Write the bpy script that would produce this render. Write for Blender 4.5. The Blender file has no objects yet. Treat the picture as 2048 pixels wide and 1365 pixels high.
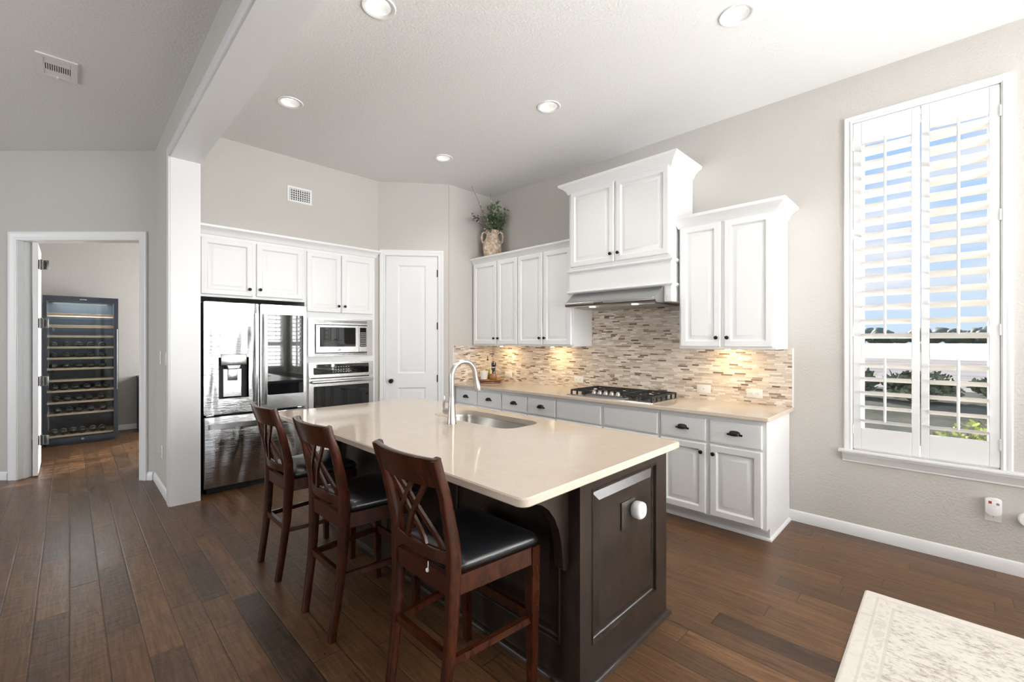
import bpy, bmesh, math, random
from mathutils import Vector, Matrix
random.seed(7)
S = bpy.context.scene
COL = S.collection
PI = math.pi

# ------------------------------------------------------------------ camera
YAW = math.radians(45.2)
cam_d = bpy.data.cameras.new('camera')
cam = bpy.data.objects.new('camera', cam_d); COL.objects.link(cam)
cam.location = (0, 0, 1.43)
cam.rotation_euler = (PI / 2, 0, -YAW)
cam_d.sensor_fit = 'HORIZONTAL'; cam_d.sensor_width = 36.0
cam_d.lens = 879.0 / 2048 * 36.0
cam_d.clip_start = 0.05; cam_d.clip_end = 1000
S.camera = cam
FV = Vector((math.sin(YAW), math.cos(YAW), 0)); RV = Vector((math.cos(YAW), -math.sin(YAW), 0))

# ------------------------------------------------------------------ exposure / cycles
S.view_settings.view_transform = 'Standard'; S.view_settings.look = 'None'
S.view_settings.gamma = 1; S.view_settings.use_curve_mapping = False
S.view_settings.exposure = 0.2
try:
    S.cycles.use_denoising = True
    S.cycles.max_bounces = 10; S.cycles.diffuse_bounces = 5; S.cycles.glossy_bounces = 5
    S.cycles.transmission_bounces = 6; S.cycles.transparent_max_bounces = 12
    S.cycles.sample_clamp_indirect = 6.0
    S.cycles.caustics_reflective = False; S.cycles.caustics_refractive = False
except Exception: pass

# ------------------------------------------------------------------ world sky
W = bpy.data.worlds.new('sky'); S.world = W; W.use_nodes = True
nt = W.node_tree; nt.nodes.clear()
tc = nt.nodes.new('ShaderNodeTexCoord'); sep = nt.nodes.new('ShaderNodeSeparateXYZ')
nt.links.new(tc.outputs['Generated'], sep.inputs[0])
rp = nt.nodes.new('ShaderNodeValToRGB'); nt.links.new(sep.outputs['Z'], rp.inputs[0])
cr = rp.color_ramp; cr.elements[0].position = 0.0; cr.elements[0].color = (.66, .82, .98, 1)
cr.elements[1].position = .5; cr.elements[1].color = (.36, .57, .96, 1)
e = cr.elements.new(.22); e.color = (.47, .68, .98, 1)
mp = nt.nodes.new('ShaderNodeMapping'); mp.inputs['Scale'].default_value = (2.2, 2.2, 6.5)
nt.links.new(tc.outputs['Generated'], mp.inputs[0])
nz = nt.nodes.new('ShaderNodeTexNoise'); nz.inputs['Scale'].default_value = 2.1; nz.inputs['Detail'].default_value = 7
nt.links.new(mp.outputs[0], nz.inputs[0])
cl = nt.nodes.new('ShaderNodeValToRGB'); nt.links.new(nz.outputs[0], cl.inputs[0])
cl.color_ramp.elements[0].position = .50; cl.color_ramp.elements[1].position = .68
mx = nt.nodes.new('ShaderNodeMix'); mx.data_type = 'RGBA'
nt.links.new(cl.outputs[0], mx.inputs[0]); nt.links.new(rp.outputs[0], mx.inputs[6]); mx.inputs[7].default_value = (.86, .88, .95, 1)
bg = nt.nodes.new('ShaderNodeBackground'); bg.inputs[1].default_value = .88
nt.links.new(mx.outputs[2], bg.inputs[0])
wo = nt.nodes.new('ShaderNodeOutputWorld'); nt.links.new(bg.outputs[0], wo.inputs[0])

# ------------------------------------------------------------------ sun, daylight through the windows, and added fill lights
def light(kind, name, loc, energy, color=(1, 1, 1), direction=None, **kw):
    d = bpy.data.lights.new(name, kind); d.energy = energy; d.color = color
    for k, v in kw.items(): setattr(d, k, v)
    o = bpy.data.objects.new(name, d); COL.objects.link(o); o.location = loc
    if direction is not None: o.rotation_euler = Vector(direction).to_track_quat('-Z', 'Y').to_euler()
    return o
SUN_EL = math.radians(27)
light('SUN', 'sun', (14, 22, 12), 6.5, (1, .93, .82), (-.68 * math.cos(SUN_EL), -.733 * math.cos(SUN_EL), -math.sin(SUN_EL)), angle=math.radians(.35))
DAY = (.975, .99, 1)
DAYLIGHT_AND_FILLS = [  # (name, location, width, height, power, direction)
    ('daylight_breakfast_rear', (2.5, -2.95, 1.85), 3.1, 2.5, 740, (0, 1, 0)),
    ('daylight_breakfast_side', (4.42, -1.45, 1.85), 1.9, 2.5, 1150, (-1, 0, 0)),
    ('daylight_great_room', (-2.0, -4.45, 1.75), 4.0, 2.6, 120, (0, 1, 0)),
    ('fill_great_room_side', (-5.4, 4.0, 1.6), 4.0, 2.4, 150, (1, 0, 0)),  # added fill that brightens the hall wall, no known source
    ('daylight_office', (2.1, 9.72, 1.45), 1.1, 1.5, 200, (0, -1, 0)),
    ('fill_office_side', (3.1, 7.75, 1.6), 1.3, 1.4, 130, (-1, 0, 0)),  # added fill that brightens the office back wall
]
for n_, l_, w_, h_, p_, d_ in DAYLIGHT_AND_FILLS:
    light('AREA', n_, l_, p_, DAY, d_, shape='RECTANGLE', size=w_, size_y=h_)

# ------------------------------------------------------------------ node helpers
def newmat(name):
    m = bpy.data.materials.new(name); m.use_nodes = True
    nt = m.node_tree; b = nt.nodes['Principled BSDF']
    return m, nt, b
def setin(b, **kw):
    names = dict(base='Base Color', rough='Roughness', metal='Metallic', coat='Coat Weight', coatr='Coat Roughness', ior='IOR', trans='Transmission Weight', spec='Specular IOR Level', emis='Emission Color', estr='Emission Strength', sheen='Sheen Weight', aniso='Anisotropic')
    for k, v in kw.items():
        if k in ('base', 'emis'): v = (*v, 1)
        b.inputs[names[k]].default_value = v
def val(nt, sock, v):
    if isinstance(v, (int, float)): sock.default_value = v
    else: nt.links.new(v, sock)
def M(nt, op, a, b=None, c=None):
    n = nt.nodes.new('ShaderNodeMath'); n.operation = op
    val(nt, n.inputs[0], a)
    if b is not None: val(nt, n.inputs[1], b)
    if c is not None: val(nt, n.inputs[2], c)
    return n.outputs[0]
def pos(nt, scale=(1, 1, 1), rot=(0, 0, 0)):
    g = nt.nodes.new('ShaderNodeNewGeometry'); mp = nt.nodes.new('ShaderNodeMapping')
    mp.inputs['Scale'].default_value = scale; mp.inputs['Rotation'].default_value = rot
    nt.links.new(g.outputs['Position'], mp.inputs[0]); return mp.outputs[0]
def objpos(nt, scale=(1, 1, 1)):
    g = nt.nodes.new('ShaderNodeTexCoord'); mp = nt.nodes.new('ShaderNodeMapping')
    mp.inputs['Scale'].default_value = scale
    nt.links.new(g.outputs['Object'], mp.inputs[0]); return mp.outputs[0]
def noise(nt, vec, scale, detail=4, rough=.5, dist=0):
    n = nt.nodes.new('ShaderNodeTexNoise'); n.inputs['Scale'].default_value = scale
    n.inputs['Detail'].default_value = detail; n.inputs['Roughness'].default_value = rough; n.inputs['Distortion'].default_value = dist
    nt.links.new(vec, n.inputs['Vector']); return n.outputs[0]
def white(nt, x, y=None):
    n = nt.nodes.new('ShaderNodeTexWhiteNoise')
    if y is None: n.noise_dimensions = '1D'; nt.links.new(x, n.inputs['W'])
    else:
        n.noise_dimensions = '2D'; c = nt.nodes.new('ShaderNodeCombineXYZ'); val(nt, c.inputs[0], x); val(nt, c.inputs[1], y); nt.links.new(c.outputs[0], n.inputs['Vector'])
    return n.outputs['Value']
def ramp(nt, fac, stops, interp='LINEAR'):
    r = nt.nodes.new('ShaderNodeValToRGB'); r.color_ramp.interpolation = interp
    el = r.color_ramp.elements
    while len(el) < len(stops): el.new(.5)
    for q, (p, c) in zip(el, stops): q.position = p; q.color = (*c, 1) if len(c) == 3 else c
    nt.links.new(fac, r.inputs[0]); return r.outputs[0]
def mixc(nt, fac, a, b, mode='MIX'):
    m = nt.nodes.new('ShaderNodeMix'); m.data_type = 'RGBA'; m.blend_type = mode
    val(nt, m.inputs[0], fac)
    for s, v in ((m.inputs[6], a), (m.inputs[7], b)):
        if isinstance(v, tuple): s.default_value = (*v, 1)
        else: nt.links.new(v, s)
    return m.outputs[2]
def bump(nt, b, h, strength=.3, dist=.002):
    n = nt.nodes.new('ShaderNodeBump'); n.inputs['Strength'].default_value = strength; n.inputs['Distance'].default_value = dist
    nt.links.new(h, n.inputs['Height']); nt.links.new(n.outputs[0], b.inputs['Normal'])
def simple(name, base, rough=.5, metal=0, nscale=0, nstr=.1, ndist=.001, **kw):
    m, nt, b = newmat(name); setin(b, base=base, rough=rough, metal=metal, **kw)
    if nscale: bump(nt, b, noise(nt, pos(nt), nscale, 3), nstr, ndist)
    return m

# ------------------------------------------------------------------ materials
MT = {}
MT['wall'] = simple('wall_paint', (.535, .512, .478), .75, nscale=70, nstr=.5, ndist=.006)
MT['ceiling'] = simple('ceiling_paint', (.80, .797, .782), .8, nscale=60, nstr=.5, ndist=.006)
MT['trim'] = simple('trim_paint', (.79, .79, .79), .32)
MT['louver'] = simple('louver_bounce_tint', (.80, .775, .735), .3)  # warmer than the frame white: ground-bounced light put into the colour
MT['cab'] = simple('cabinet_paint', (.80, .80, .795), .34, nscale=160, nstr=.03, ndist=.001)
MT['plastic'] = simple('white_plastic', (.80, .78, .74), .35)
MT['white'] = simple('bright_white_plastic', (.88, .88, .87), .3)
MT['bronze'] = simple('oil_rubbed_bronze', (.018, .016, .015), .38, .6)
MT['black'] = simple('black_enamel', (.012, .012, .013), .35)
MT['iron'] = simple('cast_iron', (.018, .017, .017), .55, nscale=300, nstr=.2)
MT['darkgap'] = simple('dark_niche', (.02, .02, .021), .7)
MT['blackglass'] = simple('black_glass', (.006, .007, .008), .03, coat=.5, coatr=.02)
MT['nickel'] = simple('brushed_nickel', (.60, .57, .53), .30, 1)
MT['chrome'] = simple('chrome', (.75, .75, .75), .12, 1)
MT['hinge'] = simple('satin_metal_hinge', (.16, .155, .15), .35, .9)
MT['red'] = simple('red_display', (.35, .03, .025), .2)
MT['grey'] = simple('grey_plastic', (.32, .32, .32), .4)
MT['slot'] = simple('outlet_slot', (.05, .05, .05), .6)
def stainless(name, base, rough, warp, wscale=2.4):
    m, nt, b = newmat(name); setin(b, base=base, rough=rough, metal=1)
    f = noise(nt, pos(nt, (3, 3, 400)), 1.0, 2)
    w = noise(nt, pos(nt, (1.6, 1, .42)), wscale, 1, .4, .6)
    h = M(nt, 'ADD', M(nt, 'MULTIPLY', f, .02), M(nt, 'MULTIPLY', w, warp))
    bump(nt, b, h, 1, .05 if warp else .002)
    return m
MT['dispgrey'] = simple('dispenser_grey', (.05, .05, .055), .4)
MT['steel'] = stainless('stainless_steel', (.60, .60, .595), .24, 0)
MT['fridge'] = stainless('stainless_fridge_door', (.42, .42, .42), .17, 1.5, 3.2)
MT['hoodsteel'] = stainless('hood_stainless', (.40, .40, .39), .28, 0)
MT['sink'] = stainless('sink_steel', (.58, .57, .55), .26, 0)
def glassm(name, tint=(1, 1, 1), refl=.9):
    m = bpy.data.materials.new(name); m.use_nodes = True; nt = m.node_tree; nt.nodes.clear()
    t = nt.nodes.new('ShaderNodeBsdfTransparent'); t.inputs[0].default_value = (*tint, 1)
    g = nt.nodes.new('ShaderNodeBsdfGlossy'); g.inputs['Roughness'].default_value = .01
    f = nt.nodes.new('ShaderNodeFresnel'); f.inputs[0].default_value = 1.5
    x = nt.nodes.new('ShaderNodeMixShader'); gm = nt.nodes.new('ShaderNodeNewGeometry')
    nt.links.new(M(nt, 'MULTIPLY', M(nt, 'MULTIPLY', f.outputs[0], refl), M(nt, 'SUBTRACT', 1, gm.outputs['Backfacing'])), x.inputs[0])
    nt.links.new(t.outputs[0], x.inputs[1]); nt.links.new(g.outputs[0], x.inputs[2])
    o = nt.nodes.new('ShaderNodeOutputMaterial'); nt.links.new(x.outputs[0], o.inputs[0]); return m
MT['glass'] = glassm('window_glass')
MT['coolglass'] = glassm('cooler_glass', (.95, .98, .98), 1.7)
MT['bottleglass'] = glassm('clear_bottle_glass', (.95, .97, .93), 1)
def emit(name, col, s):
    m, nt, b = newmat(name); setin(b, base=(.8, .8, .8), emis=col, estr=s); return m
MT['lens'] = emit('lamp_lens', (1, .96, .9), 1.7)
MT['puck'] = emit('warm_lamp_lens', (1, .82, .5), 4)

def floor_mat():
    m, nt, b = newmat('hand_scraped_hickory')
    g = nt.nodes.new('ShaderNodeNewGeometry'); s = nt.nodes.new('ShaderNodeSeparateXYZ'); nt.links.new(g.outputs['Position'], s.inputs[0])
    u = M(nt, 'DIVIDE', s.outputs[0], .127); row = M(nt, 'FLOOR', u)
    r1 = white(nt, row)
    v = M(nt, 'ADD', M(nt, 'DIVIDE', s.outputs[1], M(nt, 'ADD', .75, M(nt, 'MULTIPLY', r1, .6))), M(nt, 'MULTIPLY', r1, 37.3))
    pl = M(nt, 'FLOOR', v); rnd = white(nt, row, pl)
    fu = M(nt, 'FRACT', u); fv = M(nt, 'FRACT', v)
    du = M(nt, 'MULTIPLY', M(nt, 'MINIMUM', fu, M(nt, 'SUBTRACT', 1, fu)), .127)
    dv = M(nt, 'MULTIPLY', M(nt, 'MINIMUM', fv, M(nt, 'SUBTRACT', 1, fv)), 1.0)
    d = M(nt, 'MINIMUM', du, dv)
    gap = M(nt, 'LESS_THAN', d, .0014)
    soft = M(nt, 'MINIMUM', M(nt, 'DIVIDE', d, .006), 1.0)
    c = nt.nodes.new('ShaderNodeCombineXYZ')
    nt.links.new(M(nt, 'ADD', s.outputs[0], M(nt, 'MULTIPLY', rnd, 9)), c.inputs[0])
    nt.links.new(M(nt, 'MULTIPLY', s.outputs[1], .07), c.inputs[1]); nt.links.new(M(nt, 'MULTIPLY', rnd, 31), c.inputs[2])
    grain = noise(nt, c.outputs[0], 70, 6, .62, .6)
    c2 = nt.nodes.new('ShaderNodeCombineXYZ')
    nt.links.new(s.outputs[0], c2.inputs[0]); nt.links.new(M(nt, 'MULTIPLY', s.outputs[1], .35), c2.inputs[1]); nt.links.new(rnd, c2.inputs[2])
    blot = noise(nt, c2.outputs[0], 9, 4, .6)
    base = ramp(nt, rnd, [(0, (.050, .030, .019)), (.05, (.085, .046, .0245)), (.45, (.108, .057, .028)), (.8, (.124, .065, .031)), (1, (.148, .078, .037))])
    gr = ramp(nt, grain, [(.28, (.42, .38, .35)), (.62, (1.28, 1.24, 1.2))])
    col = mixc(nt, .85, base, gr, 'MULTIPLY')
    bl = ramp(nt, blot, [(.3, (.70, .70, .72)), (.68, (1.15, 1.13, 1.1))])
    col = mixc(nt, .7, col, bl, 'MULTIPLY')
    col = mixc(nt, gap, col, (.016, .010, .007))
    nt.links.new(col, b.inputs['Base Color'])
    nt.links.new(M(nt, 'ADD', .22, M(nt, 'MULTIPLY', blot, .2)), b.inputs['Roughness'])
    c3 = nt.nodes.new('ShaderNodeCombineXYZ')
    nt.links.new(M(nt, 'MULTIPLY', s.outputs[0], .3), c3.inputs[0]); nt.links.new(s.outputs[1], c3.inputs[1]); nt.links.new(M(nt, 'MULTIPLY', rnd, 17), c3.inputs[2])
    scrape = noise(nt, c3.outputs[0], 26, 2, .5, .4)
    h = M(nt, 'ADD', M(nt, 'MULTIPLY', soft, .3), M(nt, 'ADD', M(nt, 'MULTIPLY', grain, .25), M(nt, 'MULTIPLY', scrape, .8)))
    bump(nt, b, h, .5, .005); setin(b, spec=.3)
    return m
MT['floor'] = floor_mat()
def mosaic_mat():
    m, nt, b = newmat('glass_stone_mosaic')
    g = nt.nodes.new('ShaderNodeNewGeometry'); s = nt.nodes.new('ShaderNodeSeparateXYZ'); nt.links.new(g.outputs['Position'], s.inputs[0])
    z = M(nt, 'DIVIDE', s.outputs[2], .0152); row = M(nt, 'FLOOR', z); r1 = white(nt, row)
    a = M(nt, 'ADD', s.outputs[0], s.outputs[1])
    v = M(nt, 'ADD', M(nt, 'DIVIDE', a, M(nt, 'ADD', .055, M(nt, 'MULTIPLY', r1, .045))), M(nt, 'MULTIPLY', r1, 53.7))
    t = M(nt, 'FLOOR', v); rnd = white(nt, row, t)
    fz = M(nt, 'FRACT', z); fv = M(nt, 'FRACT', v)
    dz = M(nt, 'MULTIPLY', M(nt, 'MINIMUM', fz, M(nt, 'SUBTRACT', 1, fz)), .0152)
    dv = M(nt, 'MULTIPLY', M(nt, 'MINIMUM', fv, M(nt, 'SUBTRACT', 1, fv)), .075)
    d = M(nt, 'MINIMUM', dz, dv)
    col = ramp(nt, rnd, [(0, (.60, .50, .40)), (.16, (.66, .58, .48)), (.30, (.50, .40, .31)), (.42, (.72, .66, .58)), (.55, (.44, .36, .29)), (.66, (.56, .48, .40)), (.78, (.62, .53, .43)), (.86, (.24, .165, .11)), (.93, (.34, .26, .19)), (.97, (.15, .10, .07))], 'CONSTANT')
    sp = noise(nt, pos(nt), 120, 3)
    col = mixc(nt, .5, col, ramp(nt, sp, [(.3, (.8, .8, .8)), (.7, (1.12, 1.12, 1.12))]), 'MULTIPLY')
    col = mixc(nt, 1.0, col, (1.14, 1.14, 1.15), 'MULTIPLY')
    col = mixc(nt, M(nt, 'LESS_THAN', d, .0009), col, (.56, .49, .42))
    nt.links.new(col, b.inputs['Base Color'])
    nt.links.new(M(nt, 'ADD', .12, M(nt, 'MULTIPLY', white(nt, t, row), .4)), b.inputs['Roughness'])
    bump(nt, b, M(nt, 'MINIMUM', M(nt, 'DIVIDE', d, .0016), 1), .5, .0015)
    return m
MT['mosaic'] = mosaic_mat()
def quartz_mat(name, base):
    m, nt, b = newmat(name)
    sp = noise(nt, pos(nt), 230, 3, .7); sp2 = noise(nt, pos(nt), 14, 4, .6)
    col = mixc(nt, .6, base, ramp(nt, sp, [(.32, (.86, .85, .83)), (.5, (1, 1, 1)), (.7, (1.07, 1.07, 1.06))]), 'MULTIPLY')
    col = mixc(nt, .5, col, ramp(nt, sp2, [(.3, (.95, .95, .94)), (.7, (1.04, 1.04, 1.04))]), 'MULTIPLY')
    nt.links.new(col, b.inputs['Base Color']); setin(b, rough=.08); return m
MT['quartz'] = quartz_mat('beige_quartz', (.60, .505, .415))
def wood_mat(name, c0, c1, rough, axis=(7, 7, 3), coat=.3, obj=True, spec=.5):
    m, nt, b = newmat(name)
    n = noise(nt, (objpos if obj else pos)(nt, axis), 3.2, 6, .6, .6)
    nt.links.new(ramp(nt, n, [(.3, c0), (.7, c1)]), b.inputs['Base Color']); setin(b, rough=rough, coat=coat, coatr=.2, spec=spec)
    bump(nt, b, n, .06, .001); return m
MT['espresso'] = wood_mat('espresso_cabinet_wood', (.015, .0095, .007), (.031, .0205, .015), .28, coat=.0, obj=False, spec=.35)
MT['stool'] = wood_mat('mahogany_stool_wood', (.022, .0058, .0028), (.056, .0140, .0055), .26, coat=0, spec=.34)
MT['shelf'] = wood_mat('beech_shelf', (.50, .36, .24), (.62, .46, .33), .5, obj=False)
MT['acacia'] = wood_mat('acacia_tray', (.22, .085, .028), (.36, .16, .06), .35, axis=(8, 2, 8), obj=False)
MT['leather'] = simple('black_leather', (.011, .011, .013), .30, nscale=180, nstr=.12, coat=.15)
def rug_mat():
    m, nt, b = newmat('distressed_rug')
    g = nt.nodes.new('ShaderNodeNewGeometry'); s = nt.nodes.new('ShaderNodeSeparateXYZ'); nt.links.new(g.outputs['Position'], s.inputs[0])
    n1 = noise(nt, pos(nt, (1.9, 1, 1), (0, 0, .35)), 26, 7, .74, .35); n2 = noise(nt, pos(nt), 4, 3)
    thr = ramp(nt, M(nt, 'ADD', n1, M(nt, 'MULTIPLY', M(nt, 'SUBTRACT', n2, .5), .22)), [(.36, (1, 1, 1)), (.45, (.38, .38, .38)), (.51, (.06, .06, .06)), (.56, (0, 0, 0))])
    # border band along the Y = .336 edge and the X = 3.2 edge
    dy = M(nt, 'SUBTRACT', .336, s.outputs[1]); dx = M(nt, 'SUBTRACT', 3.205, s.outputs[0]); de = M(nt, 'MINIMUM', dy, dx)
    inner = M(nt, 'GREATER_THAN', de, .135)
    base = mixc(nt, n2, (.74, .69, .62), (.80, .76, .70))
    col = mixc(nt, M(nt, 'MULTIPLY', thr, M(nt, 'ADD', .25, M(nt, 'MULTIPLY', inner, .75))), base, (.36, .31, .27))
    l1 = M(nt, 'LESS_THAN', M(nt, 'ABSOLUTE', M(nt, 'SUBTRACT', de, .13)), .006)
    l2 = M(nt, 'LESS_THAN', M(nt, 'ABSOLUTE', M(nt, 'SUBTRACT', de, .06)), .005)
    dash = M(nt, 'GREATER_THAN', noise(nt, pos(nt), 45, 2), .52)
    band = M(nt, 'MULTIPLY', M(nt, 'LESS_THAN', M(nt, 'ABSOLUTE', M(nt, 'SUBTRACT', de, .095)), .022), dash)
    col = mixc(nt, M(nt, 'MULTIPLY', M(nt, 'MAXIMUM', M(nt, 'MAXIMUM', l1, l2), band), .4), col, (.50, .45, .40))
    nt.links.new(col, b.inputs['Base Color']); setin(b, rough=.95, sheen=.2)
    bump(nt, b, noise(nt, pos(nt), 420, 2), .5, .003); return m
MT['rug'] = rug_mat()
def vase_mat():
    m, nt, b = newmat('weathered_terracotta')
    n = noise(nt, pos(nt), 26, 6, .65); 
    nt.links.new(ramp(nt, n, [(.40, (.46, .32, .21)), (.52, (.62, .49, .37)), (.62, (.78, .72, .64))]), b.inputs['Base Color']); setin(b, rough=.8)
    bump(nt, b, n, .4, .004); return m
MT['vase'] = vase_mat()
def leafm(name, c0, c1, sc=30, obj=False):
    m, nt, b = newmat(name); nt.links.new(ramp(nt, noise(nt, pos(nt), sc, 3), [(.3, c0), (.7, c1)]), b.inputs['Base Color']); setin(b, rough=.6); return m
MT['leaf'] = leafm('eucalyptus_leaf', (.055, .095, .035), (.19, .25, .14))
MT['twig'] = simple('twig_bark', (.06, .04, .03), .8)
MT['blossom'] = simple('pale_blossom', (.70, .55, .52), .7)
MT['shrub'] = leafm('dark_shrub_leaf', (.05, .075, .04), (.14, .16, .09), 6)
MT['shrubg'] = leafm('yellow_green_leaf', (.10, .14, .022), (.26, .29, .06), 8)
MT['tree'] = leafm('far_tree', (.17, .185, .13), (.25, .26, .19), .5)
MT['bluesteel'] = simple('cooler_cabinet_blue_black', (.020, .030, .044), .35, coat=.2)
MT['label'] = simple('paper_label', (.72, .70, .66), .7)
MT['darkbottle'] = simple('dark_bottle_glass', (.010, .018, .012), .06, coat=.5, coatr=.03)
MT['oil'] = simple('olive_oil', (.42, .36, .02), .1)
MT['ceramic'] = simple('cream_ceramic', (.78, .75, .70), .3)
MT['pepper'] = simple('black_lacquer', (.01, .009, .008), .12, coat=.6, coatr=.05)
MT['darkwood'] = simple('dark_cabinet_wood', (.02, .016, .014), .4)
MT['filter'] = simple('hood_underside', (.42, .42, .41), .4, 1)
def ground_mat():
    m, nt, b = newmat('yard_ground')
    g = nt.nodes.new('ShaderNodeNewGeometry'); s = nt.nodes.new('ShaderNodeSeparateXYZ'); nt.links.new(g.outputs['Position'], s.inputs[0])
    n = noise(nt, pos(nt), 1.6, 6, .65)
    gr = ramp(nt, n, [(.35, (.05, .056, .032)), (.55, (.09, .087, .058)), (.7, (.14, .122, .092))])
    pale = ramp(nt, noise(nt, pos(nt, (1, .2, 1)), .6, 4), [(.35, (.30, .25, .21)), (.6, (.44, .39, .36))])
    far = ramp(nt, noise(nt, pos(nt), .05, 4), [(.4, (.10, .115, .08)), (.6, (.16, .175, .13))])
    grv = ramp(nt, noise(nt, pos(nt), 40, 4, .7), [(.35, (.24, .21, .175)), (.65, (.42, .38, .32))])
    gr = mixc(nt, M(nt, 'LESS_THAN', s.outputs[0], 6.4), gr, grv)
    c = mixc(nt, M(nt, 'GREATER_THAN', s.outputs[0], 22), gr, pale)
    c = mixc(nt, M(nt, 'GREATER_THAN', s.outputs[0], 95), c, far)
    nt.links.new(c, b.inputs['Base Color']); setin(b, rough=.95); return m
MT['ground'] = ground_mat()

# ------------------------------------------------------------------ mesh builder
ROOTINV = {}
class B:
    def __init__(s): s.bm = bmesh.new()
    def _verts(s, pts): return [s.bm.verts.new(p) for p in pts]
    def box(s, x0, x1, y0, y1, z0, z1, bev=0, seg=2, mat=None):
        g = bmesh.new(); bmesh.ops.create_cube(g, size=1)
        for v in g.verts: v.co = Vector(((x0 + x1) / 2 + v.co.x * (x1 - x0), (y0 + y1) / 2 + v.co.y * (y1 - y0), (z0 + z1) / 2 + v.co.z * (z1 - z0)))
        if bev: bmesh.ops.bevel(g, geom=g.edges[:], offset=bev, segments=seg, affect='EDGES', profile=.5)
        s.add(g, mat); return s
    def add(s, g, mat=None):
        if mat is not None: bmesh.ops.transform(g, matrix=mat, verts=g.verts)
        d = {v: s.bm.verts.new(v.co) for v in g.verts}
        for f in g.faces:
            try: s.bm.faces.new([d[v] for v in f.verts])
            except ValueError: pass
        g.free(); return s
    def loft(s, loops, cap0=True, cap1=True, closed=True):
        R = [s._verts(l) for l in loops]; n = len(R[0])
        for a, b in zip(R, R[1:]):
            for i in range(n if closed else n - 1):
                j = (i + 1) % n
                try: s.bm.faces.new((a[i], a[j], b[j], b[i]))
                except ValueError: pass
        if cap0: s.bm.faces.new(list(reversed(R[0])))
        if cap1: s.bm.faces.new(R[-1])
        return s
    def lathe(s, prof, c=(0, 0, 0), axis='z', n=24, cap0=True, cap1=True):
        L = []
        for r, h in prof:
            l = []
            for i in range(n):
                a = 2 * PI * i / n; p, q = max(r, 1e-5) * math.cos(a), max(r, 1e-5) * math.sin(a)
                if axis == 'z': v = (p, q, h)
                elif axis == 'x': v = (h, p, q)
                else: v = (p, h, q)
                l.append(Vector(c) + Vector(v))
            L.append(l)
        return s.loft(L, cap0, cap1)
    def tube(s, pts, r, n=10, sect=None, up=None, cap=True):
        """sect: list of (a,b) section coordinates (scaled by r per point if r is list)"""
        pts = [Vector(p) for p in pts]; N = len(pts)
        if sect is None: sect = [(math.cos(2 * PI * i / n), math.sin(2 * PI * i / n)) for i in range(n)]
        rs = r if isinstance(r, (list, tuple)) else [r] * N
        loops = []; prev = None
        for i, p in enumerate(pts):
            t = (pts[min(i + 1, N - 1)] - pts[max(i - 1, 0)]).normalized()
            if up is not None: u = Vector(up)
            elif prev is None: u = Vector((0, 0, 1)) if abs(t.z) < .9 else Vector((1, 0, 0))
            else: u = prev
            a = (u - t * u.dot(t)).normalized(); b = t.cross(a); prev = a
            k = rs[i]; ka, kb = k if isinstance(k, tuple) else (k, k)
            loops.append([p + a * (x * ka) + b * (y * kb) for x, y in sect])
        return s.loft(loops, cap, cap)
    def bar(s, pts, w, h, up=(0, 0, 1), cap=True):
        q = .5; return s.tube(pts, [(h[i], w[i]) if isinstance(h, list) else (h, w) for i in range(len(pts))], sect=[(-q, -q), (q, -q), (q, q), (-q, q)], up=up)
    def prism(s, poly, fn, t0, t1):
        """poly 2D list, fn(a,b,t)->3D"""
        return s.loft([[fn(a, b, t0) for a, b in poly], [fn(a, b, t1) for a, b in poly]])
    def sweep(s, path, prof, fn, closed=False):
        """path: 2D points; prof: (out, h) pairs, closed loop; out is to the right-hand side of travel; fn(x,y,h)->3D"""
        P = [Vector(p) for p in path]; N = len(P); loops = []
        for i in range(N):
            dirs = []
            if closed or i > 0: dirs.append((P[i] - P[(i - 1) % N]).normalized())
            if closed or i < N - 1: dirs.append((P[(i + 1) % N] - P[i]).normalized())
            ns = [Vector((d.y, -d.x)) for d in dirs]
            if len(ns) == 1: m = ns[0]
            else:
                m = (ns[0] + ns[1]); m = m / max(m.dot(ns[0]), .2)
            loops.append([fn(P[i].x + m.x * o, P[i].y + m.y * o, h) for o, h in prof])
        if closed: loops.append(loops[0])
        return s.loft(loops, not closed, not closed)
    def panel(s, O, u, v, n, Wd, Hd, prof):
        """nested rectangles, prof = [(inset, depth)], back closed"""
        O, u, v, n = map(Vector, (O, u, v, n)); L = []
        for i, d in prof:
            L.append([O + u * a + v * b + n * d for a, b in ((i, i), (Wd - i, i), (Wd - i, Hd - i), (i, Hd - i))])
        return s.loft(L)
    def holes(s, outer, inners, z0, z1, fn=lambda a, b, h: (a, b, h)):
        """slab with holes"""
        g = bmesh.new(); es = []
        for loop in [outer] + inners:
            vs = [g.verts.new((a, b, 0)) for a, b in loop]
            es += [g.edges.new((vs[i], vs[(i + 1) % len(vs)])) for i in range(len(vs))]
        bmesh.ops.triangle_fill(g, edges=es, use_beauty=True)
        bmesh.ops.recalc_face_normals(g, faces=g.faces)
        if z1 is not None:
            r = bmesh.ops.extrude_face_region(g, geom=g.faces[:])
            top = [v for v in r['geom'] if isinstance(v, bmesh.types.BMVert)]
            for v in g.verts: v.co.z = z0
            for v in top: v.co.z = z1
        else:
            for v in g.verts: v.co.z = z0
        for v in g.verts: v.co = Vector(fn(*v.co))
        return s.add(g)
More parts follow.
